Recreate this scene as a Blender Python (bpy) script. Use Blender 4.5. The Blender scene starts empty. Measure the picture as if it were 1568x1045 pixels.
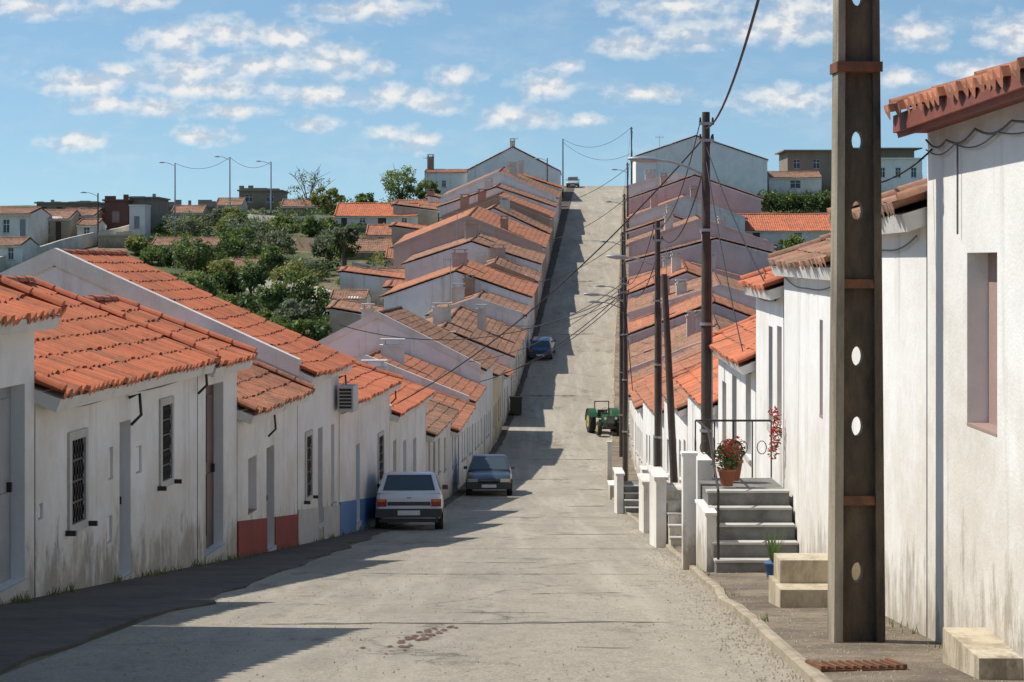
import bpy, math, random
from mathutils import Vector, Matrix, noise
random.seed(11)
scene = bpy.context.scene
# ------------------------------------------------------------------ survey helpers (bearing/elevation + distance -> metres)
F = 3049.0
def sx(u, Y): return (u-784.0)/F*Y
def sz(v, Y): return (400.0-v)/F*Y
def lerp(a, b, t): return a+(b-a)*t
def interp(pts):
    def f(y):
        if y <= pts[0][0]:
            a, b = pts[0], pts[1]
        elif y >= pts[-1][0]:
            a, b = pts[-2], pts[-1]
        else:
            for a, b in zip(pts, pts[1:]):
                if a[0] <= y <= b[0]: break
        return a[1]+(b[1]-a[1])*(y-a[0])/(b[0]-a[0])
    return f
def hermite(pts):
    n = len(pts); m = []
    for i in range(n):
        a = pts[max(i-1, 0)]; b = pts[min(i+1, n-1)]
        m.append((b[1]-a[1])/(b[0]-a[0]))
    def f(y):
        if y <= pts[0][0]: return pts[0][1]+m[0]*(y-pts[0][0])
        if y >= pts[-1][0]: return pts[-1][1]
        for i in range(n-1):
            if pts[i][0] <= y <= pts[i+1][0]: break
        h = pts[i+1][0]-pts[i][0]; t = (y-pts[i][0])/h
        return ((2*t**3-3*t*t+1)*pts[i][1]+(t**3-2*t*t+t)*h*m[i]+(-2*t**3+3*t*t)*pts[i+1][1]+(t**3-t*t)*h*m[i+1])
    return f
prof = hermite([(-30, 1.5), (0, -1.5), (16, -3.1), (46, -6.25), (70, -8.3), (90, -9.35), (104, -9.75), (112, -9.6), (120, -8.9), (135, -6.9), (190, .75), (245, 8.4), (255, 9.5), (264, 9.9), (280, 9.4), (320, 6), (500, 0), (1200, -20)])
LF = interp([(12, -5.85), (21.7, -5.2), (32.2, -4.45), (42.9, -3.72), (51.2, -3.14), (60.4, -2.6), (70, -2.16), (85, -1.7), (100, -1.2), (115, -.45), (135, .95), (253, 7.0)])
RF = interp([(10, 3.3), (16.2, 3.38), (28.5, 3.95), (34, 4.2), (40, 4.45), (50, 4.7), (60, 4.85), (77, 5.0), (100, 5.9), (115, 6.8), (135, 7.9), (253, 14.9)])
LE = interp([(0, -3.9), (10, -3.6), (21.7, -3.35), (32, -3.15), (43, -3.0), (51, -2.7), (60, -2.2), (70, -1.85), (100, -.85), (115, -.1), (135, 1.3), (253, 8.0)])
RE = interp([(0, 1.6), (13.4, 1.96), (43.6, 3.1), (69, 3.42), (90, 4.2), (115, 5.8), (135, 6.85), (253, 14.1)])
zl = hermite([(-30, 1.5), (0, -1.5), (40, -5), (80, -8), (110, -8.4), (135, -6), (150, -4.1), (185, .4), (200, 2.4), (220, 4.6), (240, 6.3), (255, 7.0), (300, 6.5), (500, -4), (1200, -30)])
zr = hermite([(-30, 1.5), (0, -1.5), (40, -5), (80, -8), (110, -8), (150, -3.6), (190, 1.4), (225, 5.8), (245, 8.2), (258, 9.2), (300, 8.5), (500, -2), (1200, -30)])
def sm(a, b, x):
    t = max(0, min(1, (x-a)/(b-a))); return t*t*(3-2*t)
def ground(X, Y):
    p = prof(Y); y2 = max(0, min(Y, 260))
    l = LF(y2)-X; r = X-RF(y2)
    if l > 5: 
        w = sm(5, 22, l); return lerp(p, zl(Y), w)+w*.35*noise.noise(Vector((X*.12, Y*.12, 0)))
    if r > 5: 
        w = sm(5, 24, r); return lerp(p, zr(Y), w)+w*.35*noise.noise(Vector((X*.12, Y*.12, 0)))
    return p
# ------------------------------------------------------------------ materials
def newmat(name):
    m = bpy.data.materials.new(name); m.use_nodes = True
    nt = m.node_tree; b = nt.nodes['Principled BSDF']
    return m, nt, b
def N(nt, typ, **kw):
    n = nt.nodes.new(typ)
    for k, v in kw.items(): setattr(n, k, v)
    return n
def mixc(nt, f, a, b, mode='MIX'):
    n = N(nt, 'ShaderNodeMix', data_type='RGBA', blend_type=mode)
    for i, v in ((0, f), (6, a), (7, b)):
        if isinstance(v, bpy.types.NodeSocket): nt.links.new(v, n.inputs[i])
        elif i == 0: n.inputs[0].default_value = v
        else: n.inputs[i].default_value = (*v[:3], 1)
    return n.outputs[2]
def mth(nt, op, a, b=0.0, c=0.0, clamp=False):
    n = N(nt, 'ShaderNodeMath', operation=op, use_clamp=clamp)
    for i, v in enumerate((a, b, c)):
        if isinstance(v, bpy.types.NodeSocket): nt.links.new(v, n.inputs[i])
        else: n.inputs[i].default_value = v
    return n.outputs[0]
def mrange(nt, v, a, b, c=0.0, d=1.0):
    n = N(nt, 'ShaderNodeMapRange'); nt.links.new(v, n.inputs[0])
    for i, x in enumerate((a, b, c, d)): n.inputs[i+1].default_value = x
    return n.outputs[0]
def nz(nt, scale, detail=4, rough=.6, vec=None, sc3=None):
    n = N(nt, 'ShaderNodeTexNoise'); n.inputs['Scale'].default_value = scale
    n.inputs['Detail'].default_value = detail; n.inputs['Roughness'].default_value = rough
    if vec is None:
        tc = N(nt, 'ShaderNodeTexCoord'); vec = tc.outputs['Object']
    if sc3:
        mp = N(nt, 'ShaderNodeMapping'); mp.inputs['Scale'].default_value = sc3
        nt.links.new(vec, mp.inputs[0]); vec = mp.outputs[0]
    nt.links.new(vec, n.inputs['Vector'])
    return n.outputs['Fac']
def bump(nt, b, h, strength=.3, dist=.02):
    bn = N(nt, 'ShaderNodeBump'); bn.inputs['Strength'].default_value = strength; bn.inputs['Distance'].default_value = dist
    nt.links.new(h, bn.inputs['Height']); nt.links.new(bn.outputs[0], b.inputs['Normal'])
def simple(name, c1, c2=None, scale=4, rough=.7, bmp=.2, metal=0, detail=4, sc3=None):
    m, nt, b = newmat(name)
    c2 = c2 or tuple(x*.75 for x in c1)
    n = nz(nt, scale, detail, .65, None, sc3)
    nt.links.new(mixc(nt, mrange(nt, n, .3, .7), c1, c2), b.inputs['Base Color'])
    b.inputs['Roughness'].default_value = rough; b.inputs['Metallic'].default_value = metal
    if bmp: bump(nt, b, nz(nt, scale*8, 2), bmp)
    return m
def wallmat(name, col, dirt=(.12, .10, .08), amount=1.0, stain=(.48, .43, .36)):
    m, nt, b = newmat(name)
    uv = N(nt, 'ShaderNodeUVMap').outputs[0]
    sp = N(nt, 'ShaderNodeSeparateXYZ'); nt.links.new(uv, sp.inputs[0])
    h = sp.outputs[1]
    big = nz(nt, .7, 5, .7)
    c = mixc(nt, mrange(nt, big, .40, .66, 0, .65*amount), col, tuple(x*.82*y for x, y in zip(col, (1, .98, .94))))
    st = nz(nt, 1.0, 6, .75, sc3=(1.5, 1.5, .14))
    c = mixc(nt, mrange(nt, st, .55, .78, 0, .85*amount), c, tuple(x*y for x, y in zip(col, stain)))
    dn = nz(nt, 2.2, 6, .75, sc3=(1.6, 1.6, .6))
    k = mth(nt, 'SUBTRACT', dn, mth(nt, 'MULTIPLY', h, .30))
    c = mixc(nt, mrange(nt, k, .30, .47, 0, .88*amount), c, dirt)
    k2 = mth(nt, 'SUBTRACT', big, mth(nt, 'MULTIPLY', h, .17))
    c = mixc(nt, mrange(nt, k2, .10, .46, 0, .55*amount), c, tuple(x*y for x, y in zip(col, (.70, .62, .50))))
    nt.links.new(c, b.inputs['Base Color']); b.inputs['Roughness'].default_value = .9
    hh = mth(nt, 'ADD', nz(nt, 2.2, 2), mth(nt, 'MULTIPLY', nz(nt, 35, 2), .2))
    bump(nt, b, hh, .5, .04)
    return m
W_white = wallmat('whitewash', (.80, .79, .765), amount=.95)
W_white2 = wallmat('whitewash_dirty', (.72, .70, .66), amount=1.15)
W_grey = wallmat('grey_render', (.48, .49, .50))
W_pink = wallmat('pink_render', (.54, .41, .35), stain=(.6, .5, .5))
W_brown = wallmat('brown_render', (.40, .29, .21), stain=(.6, .6, .6), amount=1.1)
W_mauve = wallmat('mauve_render', (.60, .48, .46), stain=(.5, .38, .38), amount=1.1)
W_cream = wallmat('cream_render', (.70, .60, .40))
W_dark = wallmat('ruin_render', (.26, .22, .18), amount=1.1)
W_beige = wallmat('beige_render', (.42, .36, .28), amount=1.1)
W_darkred = wallmat('dark_red_render', (.15, .07, .055))
def tilemat(name, a, b_, dark, lich=.5):
    m, nt, b = newmat(name)
    uv = N(nt, 'ShaderNodeUVMap').outputs[0]
    fl = N(nt, 'ShaderNodeVectorMath', operation='FLOOR'); nt.links.new(uv, fl.inputs[0])
    wn = N(nt, 'ShaderNodeTexWhiteNoise', noise_dimensions='3D'); nt.links.new(fl.outputs[0], wn.inputs['Vector'])
    c = mixc(nt, mrange(nt, wn.outputs[0], 0, 1, 0, 1), a, b_)
    c = mixc(nt, mrange(nt, wn.outputs[0], .84, .96, 0, .6), c, (dark[0]*1.3, dark[1]*1.4, dark[2]*1.4))
    n1 = nz(nt, .8, 6, .75)
    c = mixc(nt, mrange(nt, n1, .42, .64, 0, lich), c, dark)
    n2 = nz(nt, 12, 4, .75)
    c = mixc(nt, mrange(nt, n2, .5, .7, 0, lich*.6), c, (.36, .29, .19))
    n3 = nz(nt, 3.2, 5, .8)
    c = mixc(nt, mrange(nt, n3, .52, .68, 0, lich*.9), c, tuple(x*.6 for x in dark))
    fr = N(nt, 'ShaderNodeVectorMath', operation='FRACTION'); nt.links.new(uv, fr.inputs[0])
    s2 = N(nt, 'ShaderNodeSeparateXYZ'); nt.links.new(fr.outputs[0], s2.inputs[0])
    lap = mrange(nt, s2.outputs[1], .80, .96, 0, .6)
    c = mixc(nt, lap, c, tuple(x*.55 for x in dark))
    nt.links.new(c, b.inputs['Base Color']); b.inputs['Roughness'].default_value = .85
    bump(nt, b, n2, .25, .01)
    return m
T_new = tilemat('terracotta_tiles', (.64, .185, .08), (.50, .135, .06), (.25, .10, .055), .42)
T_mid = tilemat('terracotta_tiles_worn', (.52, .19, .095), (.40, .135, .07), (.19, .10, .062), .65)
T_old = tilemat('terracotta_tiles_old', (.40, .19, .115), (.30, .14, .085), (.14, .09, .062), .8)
M_glass, nt, b = newmat('window_glass'); b.inputs['Base Color'].default_value = (.02, .025, .03, 1); b.inputs['Roughness'].default_value = .08
M_glassc, nt, b = newmat('car_glass'); b.inputs['Base Color'].default_value = (.05, .07, .08, 1); b.inputs['Roughness'].default_value = .05
M_door_g = simple('grey_door_paint', (.30, .31, .33), (.24, .25, .26), 3, .5)
M_door_b = simple('brown_door_paint', (.09, .05, .04), (.06, .035, .03), 3, .5)
M_shut = simple('shutter_paint', (.42, .33, .27), (.36, .27, .22), 6, .6)
M_panel = simple('closed_shutter_board', (.36, .25, .22), (.31, .21, .185), 1.5, .7)
M_blue = simple('blue_paint', (.08, .2, .42), (.06, .15, .33), 2, .6)
M_redp = simple('red_plinth_paint', (.32, .045, .03), (.18, .04, .03), 2, .8)
M_trim = simple('grey_trim', (.52, .50, .46), (.40, .39, .36), 3)
M_iron = simple('black_iron', (.02, .02, .02), (.035, .025, .02), 20, .5)
M_wood = simple('wood_pole', (.085, .065, .05), (.045, .035, .03), 3, .85)
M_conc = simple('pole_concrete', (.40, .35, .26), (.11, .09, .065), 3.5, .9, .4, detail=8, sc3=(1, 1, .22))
M_concd = simple('pole_concrete_weathered_shaded', (.15, .11, .07), (.026, .021, .016), 4.5, .9, .5, detail=8, sc3=(1, 1, .3))  # web and right flange: weathering plus shade put into the colour
M_rust = simple('rust', (.22, .08, .03), (.09, .05, .03), 9, .9, .4)
M_metal = simple('galvanised', (.42, .43, .44), (.3, .31, .32), 5, .45, .05, .6)
M_cable = simple('black_cable', (.015, .015, .015), None, 5, .6, 0)
M_cableg = simple('grey_cable', (.12, .12, .12), None, 5, .6, 0)
M_rub = simple('rubber', (.02, .02, .02), (.03, .028, .025), 10, .85)
M_step = simple('step_concrete', (.24, .235, .22), (.11, .11, .10), 3, .9, detail=7)
M_pot = simple('terracotta_pot', (.35, .12, .06), None, 5)
M_bluepot = simple('blue_pot', (.05, .16, .36), None, 5, .4)
M_plate = simple('number_plate', (.75, .75, .7), (.6, .6, .55), 30, .4, 0)
M_fascia = simple('red_fascia', (.26, .07, .045), (.15, .05, .035), 3, .7)
def asphalt():
    m, nt, b = newmat('worn_asphalt')
    f = nz(nt, 42, 5, .85)
    c = mixc(nt, mrange(nt, f, .34, .66), (.18, .155, .12), (.54, .48, .385))
    mid = nz(nt, 7, 5, .8, sc3=(1, .6, 1))
    c = mixc(nt, mrange(nt, mid, .48, .68, 0, .5), c, (.18, .16, .13))
    big = nz(nt, .35, 6, .75, sc3=(1, .35, 1))
    c = mixc(nt, mrange(nt, big, .42, .62, 0, .5), c, (.21, .19, .155))
    st = nz(nt, 1.1, 4, .6, sc3=(1.6, .05, 1))
    c = mixc(nt, mrange(nt, st, .5, .75, 0, .45), c, (.53, .475, .39))
    p2 = nz(nt, .8, 7, .8, sc3=(1, .4, 1))
    c = mixc(nt, mrange(nt, p2, .56, .64, 0, .55), c, (.13, .115, .09))
    tc = N(nt, 'ShaderNodeTexCoord')
    w = N(nt, 'ShaderNodeTexVoronoi', feature='DISTANCE_TO_EDGE'); w.inputs['Scale'].default_value = .35
    n3 = N(nt, 'ShaderNodeTexNoise'); n3.inputs['Scale'].default_value = .9; n3.inputs['Detail'].default_value = 6; n3.inputs['Roughness'].default_value = .7
    nt.links.new(tc.outputs['Object'], n3.inputs['Vector'])
    mm = N(nt, 'ShaderNodeMix', data_type='VECTOR'); mm.inputs[0].default_value = .6
    nt.links.new(tc.outputs['Object'], mm.inputs[4]); nt.links.new(n3.outputs['Color'], mm.inputs[5]); nt.links.new(mm.outputs[1], w.inputs['Vector'])
    c = mixc(nt, mth(nt, 'MULTIPLY', mrange(nt, w.outputs['Distance'], 0, .006, .7, 0), mrange(nt, big, .40, .52)), c, (.07, .06, .05))
    nt.links.new(c, b.inputs['Base Color']); b.inputs['Roughness'].default_value = .93
    bump(nt, b, f, .8, .015)
    return m
M_asph = asphalt()
M_tar = simple('tar_crack', (.10, .088, .07), (.19, .17, .14), 8, .9, detail=6)
def earth():
    m, nt, b = newmat('earth_and_grass')
    n1 = nz(nt, .15, 6, .7); n2 = nz(nt, 3, 6, .75)
    c = mixc(nt, mrange(nt, n2, .35, .65), (.17, .13, .08), (.26, .21, .135))
    c = mixc(nt, mrange(nt, n1, .38, .52), c, mixc(nt, n2, (.035, .06, .015), (.10, .12, .04)))
    nt.links.new(c, b.inputs['Base Color']); b.inputs['Roughness'].default_value = .95
    bump(nt, b, n2, .7, .15); return m
M_earth = earth()
def walkm():
    m, nt, b = newmat('sidewalk_earth_concrete')
    a = nz(nt, 1.0, 8, .75); f = nz(nt, 30, 4, .8); p = nz(nt, 3, 6, .8)
    c = mixc(nt, mrange(nt, a, .40, .60), (.36, .285, .20), (.17, .135, .10))
    c = mixc(nt, mrange(nt, f, .4, .65, 0, .65), c, (.11, .09, .068)); c = mixc(nt, mrange(nt, p, .52, .64, 0, .7), c, (.10, .083, .065))
    nt.links.new(c, b.inputs['Base Color']); b.inputs['Roughness'].default_value = .95; bump(nt, b, mth(nt, 'ADD', mth(nt, 'ADD', a, p), f), .9, .04); return m
M_walk = walkm()
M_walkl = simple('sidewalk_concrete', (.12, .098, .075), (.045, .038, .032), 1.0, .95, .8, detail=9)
M_kerb = simple('kerb_stone', (.44, .37, .27), (.2, .165, .12), 2.5, .9, .4, detail=7)
def leafmat(name, c1, c2):
    m, nt, b = newmat(name)
    gi = N(nt, 'ShaderNodeNewGeometry'); 
    nt.links.new(mixc(nt, gi.outputs['Random Per Island'], c1, c2), b.inputs['Base Color']); b.inputs['Roughness'].default_value = .6
    tr = N(nt, 'ShaderNodeBsdfTranslucent'); tr.inputs[0].default_value = (*[x*1.6 for x in c2], 1)
    mx = N(nt, 'ShaderNodeMixShader'); mx.inputs[0].default_value = .3
    nt.links.new(b.outputs[0], mx.inputs[1]); nt.links.new(tr.outputs[0], mx.inputs[2])
    nt.links.new(mx.outputs[0], nt.nodes['Material Output'].inputs[0]); return m
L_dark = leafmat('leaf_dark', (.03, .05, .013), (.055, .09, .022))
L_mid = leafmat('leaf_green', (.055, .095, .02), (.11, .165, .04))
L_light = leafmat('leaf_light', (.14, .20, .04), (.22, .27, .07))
L_olive = leafmat('leaf_olive', (.10, .12, .065), (.18, .205, .125))
L_yel = leafmat('leaf_yellowish', (.19, .18, .05), (.27, .25, .08))
L_red = leafmat('red_petals', (.5, .02, .03), (.35, .01, .02))
M_bark = simple('bark', (.1, .075, .055), (.06, .045, .035), 8)
# ------------------------------------------------------------------ mesh builder
class MB:
    def __init__(s, h=3): s.v = []; s.f = []; s.m = []; s.uv = []; s.sm = []; s.h = h
    def poly(s, pts, mat=0, uvs=None, smooth=False):
        i = len(s.v); s.v += [tuple(p) for p in pts]; s.f.append(tuple(range(i, i+len(pts)))); s.m.append(mat); s.sm.append(smooth)
        s.uv.append(uvs or [(0, s.h)]*len(pts))
    def grid(s, rows, mat=0, uvr=None, smooth=True, close=False):
        i = len(s.v); nr = len(rows); nc = len(rows[0])
        for r in rows: s.v += [tuple(p) for p in r]
        for a in range(nr-1):
            for c in range(nc if close else nc-1):
                c2 = (c+1) % nc
                s.f.append((i+a*nc+c, i+a*nc+c2, i+(a+1)*nc+c2, i+(a+1)*nc+c)); s.m.append(mat); s.sm.append(smooth)
                if uvr: s.uv.append([uvr[a][c], uvr[a][c2], uvr[a+1][c2], uvr[a+1][c]])
                else: s.uv.append([(0, s.h)]*4)
    def hexa(s, p, mat=0, uvs=None):
        for q in ((3, 2, 1, 0), (4, 5, 6, 7), (0, 1, 5, 4), (1, 2, 6, 5), (2, 3, 7, 6), (3, 0, 4, 7)):
            s.poly([p[k] for k in q], mat)
    def box(s, x0, x1, y0, y1, z0, z1, mat=0):
        s.hexa([(x0, y0, z0), (x1, y0, z0), (x1, y1, z0), (x0, y1, z0), (x0, y0, z1), (x1, y0, z1), (x1, y1, z1), (x0, y1, z1)], mat)
    def tube(s, pts, r, seg=8, mat=0, smooth=True):
        pts = [Vector(p) for p in pts]; rs = r if isinstance(r, (list, tuple)) else [r]*len(pts)
        rows = []
        for k, p in enumerate(pts):
            d = (pts[min(k+1, len(pts)-1)]-pts[max(k-1, 0)]).normalized()
            a = Vector((1, 0, 0)) if abs(d.x) < .9 else Vector((0, 1, 0))
            u = d.cross(a).normalized(); w = d.cross(u)
            rows.append([p+(u*math.cos(2*math.pi*j/seg)+w*math.sin(2*math.pi*j/seg))*rs[k] for j in range(seg)])
        s.grid(rows, mat, None, smooth, True)
        s.poly(list(reversed(rows[0])), mat); s.poly(rows[-1], mat)
    def obj(s, name, mats, parent=None, bevel=0):
        me = bpy.data.meshes.new(name); me.from_pydata(s.v, [], s.f)
        for m in mats: me.materials.append(m)
        me.polygons.foreach_set('material_index', s.m); me.polygons.foreach_set('use_smooth', s.sm)
        ul = me.uv_layers.new(name='UVMap'); flat = [c for f in s.uv for uv in f for c in uv]
        ul.data.foreach_set('uv', flat); me.update()
        o = bpy.data.objects.new(name, me); scene.collection.objects.link(o)
        if parent: o.parent = parent
        if bevel:
            b = o.modifiers.new('bevel', 'BEVEL'); b.width = bevel; b.segments = 2; b.limit_method = 'ANGLE'
        return o
def empty(name, loc=(0, 0, 0), rot=(0, 0, 0)):
    e = bpy.data.objects.new(name, None); scene.collection.objects.link(e); e.location = loc; e.rotation_euler = rot
    e.empty_display_size = .3; return e
# ------------------------------------------------------------------ house kit
class Frame:
    def __init__(s, p0, p1, sign):
        s.p0 = Vector((p0[0], p0[1], 0)); s.p1 = Vector((p1[0], p1[1], 0)); d = s.p1-s.p0
        s.L = d.length; s.t = d/s.L; s.n = Vector((s.t.y, -s.t.x, 0))*sign; s.sign = sign
    def P(s, a, d, z): q = s.p0+s.t*a+s.n*d; return Vector((q.x, q.y, z))
    def box(s, mb, a0, a1, d0, d1, z0, z1, mat=0):
        mb.hexa([s.P(a0, d0, z0), s.P(a1, d0, z0), s.P(a1, d1, z0), s.P(a0, d1, z0), s.P(a0, d0, z1), s.P(a1, d0, z1), s.P(a1, d1, z1), s.P(a0, d1, z1)], mat)
    def a_of(s, u):
        k = (u-784)/F; return (k*s.p0.y-s.p0.x)/(s.t.x-k*s.t.y)
def gz(q): return ground(q.x, q.y)
def facade(fr, mb, zt, ops, mat=0, base=.5):
    ss = {0.0, fr.L}; k = 1.0
    while k < fr.L: ss.add(k); k += 1.0
    zmin = min(gz(fr.P(0, 0, 0)), gz(fr.P(fr.L, 0, 0)))-base
    zs = {zmin, zt}
    for o in ops: ss.update((max(0, o[0]), min(fr.L, o[1]))); zs.update((o[2], o[3]))
    ss = sorted(ss); zs = sorted(z for z in zs if zmin <= z <= zt)
    for a, b_ in zip(ss, ss[1:]):
        if b_-a < 1e-4: continue
        for c, d in zip(zs, zs[1:]):
            if d-c < 1e-4: continue
            ma, mz = (a+b_)/2, (c+d)/2
            if any(o[0] < ma < o[1] and o[2] < mz < o[3] for o in ops): continue
            g0 = gz(fr.P(a, 0, 0)); g1 = gz(fr.P(b_, 0, 0))
            mb.poly([fr.P(a, 0, c), fr.P(b_, 0, c), fr.P(b_, 0, d), fr.P(a, 0, d)], mat, [(a, c-g0), (b_, c-g1), (b_, d-g1), (a, d-g0)])
    for o in ops:
        a, b_, c, d = o[:4]; dp = -.16
        for q in ([fr.P(a, 0, c), fr.P(a, dp, c), fr.P(a, dp, d), fr.P(a, 0, d)], [fr.P(b_, 0, c), fr.P(b_, dp, c), fr.P(b_, dp, d), fr.P(b_, 0, d)],
                  [fr.P(a, 0, d), fr.P(b_, 0, d), fr.P(b_, dp, d), fr.P(a, dp, d)], [fr.P(a, 0, c), fr.P(b_, 0, c), fr.P(b_, dp, c), fr.P(a, dp, c)]):
            mb.poly(q, mat)
MATS_D = [M_door_g, M_door_b, M_glass, M_shut, M_trim, M_iron, M_blue, M_redp, W_white, M_panel]
def openings(fr, mb, ops):
    for o in ops:
        a, b_, c, d, kind = o; w = b_-a; h = d-c; di = -.155
        if kind in ('door_g', 'door_b', 'door_blue'):
            k = {'door_g': 0, 'door_b': 1, 'door_blue': 6}[kind]
            fr.box(mb, a, b_, di-.04, di, c, d, k)
            for i in range(2):
                for (z0, z1) in ((.08, .45), (.52, .93)):
                    x0 = a+w*(.1+.45*i); fr.box(mb, x0, x0+w*.35, di, di+.018, c+h*z0, c+h*z1, k)
            fr.box(mb, a+w*.86, a+w*.9, di, di+.05, c+h*.45, c+h*.5, 5)
            fr.box(mb, a-.08, b_+.08, .0, .025, c-.12, c, 4)
        elif kind == 'panel':
            fr.box(mb, a, b_, di-.03, di, c, d, 9)
            fr.box(mb, a+w*.5-.008, a+w*.5+.008, di, di+.006, c, d, 1); fr.box(mb, a, b_, di+.001, .004, c, c+.02, 9)
        elif kind == 'win':
            fr.box(mb, a, b_, di-.03, di-.01, c, d, 2)
            t = .045
            for q in ((a, a+t, c, d), (b_-t, b_, c, d), (a+t, b_-t, c, c+t), (a+t, b_-t, d-t, d), (a+w/2-t/2, a+w/2+t/2, c+t, d-t), (a+t, a+w/2-t/2, c+h*.62, c+h*.62+t), (a+w/2+t/2, b_-t, c+h*.62, c+h*.62+t)):
                fr.box(mb, q[0], q[1], di-.01, di+.03, q[2], q[3], 8)
            fr.box(mb, a-.06, b_+.06, 0.002, .05, c-.06, c, 4)
        elif kind == 'shut':
            fr.box(mb, a, b_, di-.03, di+.0, c, d, 3)
            n = max(4, int(h/.09))
            for i in range(n): fr.box(mb, a+.04, b_-.04, di, di+.02, c+h*(i+.2)/n, c+h*(i+.75)/n, 3)
            fr.box(mb, a-.06, b_+.06, 0.002, .05, c-.06, c, 4)
        elif kind == 'grille':
            fr.box(mb, a, b_, di-.03, di-.01, c, d, 2)
            n = 5
            for i in range(n+1):
                x = a+w*i/n; fr.box(mb, x-.012, x+.012, -.03, -.008, c, d, 5)
            m2 = int(h/.2)
            for i in range(m2+1):
                z = c+h*i/m2; fr.box(mb, a, b_, -.008, .004, z-.012, z+.012, 5)
                if i < m2:
                    for j in range(n):
                        x = a+w*(j+.5)/n; zz = z+h/m2/2
                        mb.tube([fr.P(x+.05*math.cos(q*math.pi/3), -.0, zz+.07*math.sin(q*math.pi/3)) for q in range(7)], .009, 4, 5)
            tw = .10
            for q in ((a-tw, a, c-tw, d+tw), (b_, b_+tw, c-tw, d+tw), (a, b_, d, d+tw), (a, b_, c-tw, c)):
                fr.box(mb, q[0], q[1], .002, .03, q[2], q[3], 4)
            for (x, z) in ((a-tw-.08, c-.1), (b_+tw+.04, c-.1)): fr.box(mb, x, x+.04, .0, .12, z, z+.06, 5)
        elif kind == 'box':
            fr.box(mb, a, b_, di, -.05, c, d, 4); fr.box(mb, a+.02, b_-.02, -.05, -.03, c+.02, d-.02, 8)
def roofplane(mb, E0, E1, R1, R0, mat=0, tile=.21, row=.42, samples=5, amp=.036, seed=0):
    E0, E1, R1, R0 = map(Vector, (E0, E1, R1, R0))
    L = (E1-E0).length; H = (R0-E0).length; nt_ = max(2, round(L/tile)); nr = max(2, round(H/row))
    nrm = (E1-E0).cross(R0-E0).normalized()
    if nrm.z < 0: nrm = -nrm
    rows = []; uvs = []
    rnd = random.Random(seed)
    jit = {}; sag = rnd.uniform(.03, .11)
    for r in range(nr):
        for q in (0, 1):
            v = (r+q)/nr; R = []; U = []
            for i in range(nt_*samples+1):
                u = i/(nt_*samples); ti = min(i//samples, nt_-1); ph = (i % samples)/samples
                key = (ti, r)
                if key not in jit: jit[key] = (rnd.uniform(-.008, .008), rnd.uniform(-.03, .03))
                p = (E0*(1-u)+E1*u)*(1-v)+(R0*(1-u)+R1*u)*v
                wv = noise.noise(Vector((p.x*.5+seed, p.y*.5, 0)))*.045-sag*math.sin(math.pi*u)*math.sin(math.pi*min(1, v+.15))
                off = amp*math.cos(2*math.pi*ph)*(1 if math.cos(2*math.pi*ph) > 0 else .8)+(.017 if q == 0 else 0)+jit[key][0]+wv
                p = p+nrm*off
                if q == 0: p = p+(E0-R0).normalized()*(.02+jit[key][1])
                R.append(p); U.append((ti+.5+seed*37, r+.05+.9*q))
            rows.append(R); uvs.append(U)
    lip = [p-nrm*(amp+.03) for p in rows[0]]
    mb.grid([lip, rows[0]], mat, [[(u[0], u[1]) for u in uvs[0]]]*2, False)
    for r in range(nr):      # every course is its own sheet so the laps stay crisp
        mb.grid(rows[2*r:2*r+2], mat, uvs[2*r:2*r+2], True)
        if r < nr-1: mb.grid([rows[2*r+1], rows[2*r+2]], mat, [[(u[0], u[1]+.7) for u in uvs[2*r]]]*2, False)
    dz = nrm*.17; th = nrm*.22
    mb.hexa([E0-th, E1-th, R1-th, R0-th, E0-dz+nrm*.10, E1-dz+nrm*.10, R1-dz, R0-dz], 1)
def ridge_caps(mb, A, B, mat=2, r=.10, step=.4, rnd=random.Random(4)):
    A = Vector(A); B = Vector(B); n = max(1, int((B-A).length/step)); d = (B-A).normalized()
    s = d.cross(Vector((0, 0, 1))).normalized(); u = s.cross(d)
    for i in range(n):
        j = Vector((0, 0, rnd.uniform(-.01, .01)))
        a = A.lerp(B, i/n)+j; b_ = A.lerp(B, (i+1)/n)+d*.03+j
        rows = [[p+s*rr*math.cos(t*math.pi/5)+u*rr*math.sin(t*math.pi/5)*.9 for t in range(6)] for p, rr in ((a, r*1.08), (b_, r*.9))]
        mb.grid(rows, mat, [[(i+.5, .3)]*6]*2)
        mb.poly(rows[0], mat, [(i+.5, .3)]*6)
hid = [0]
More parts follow.
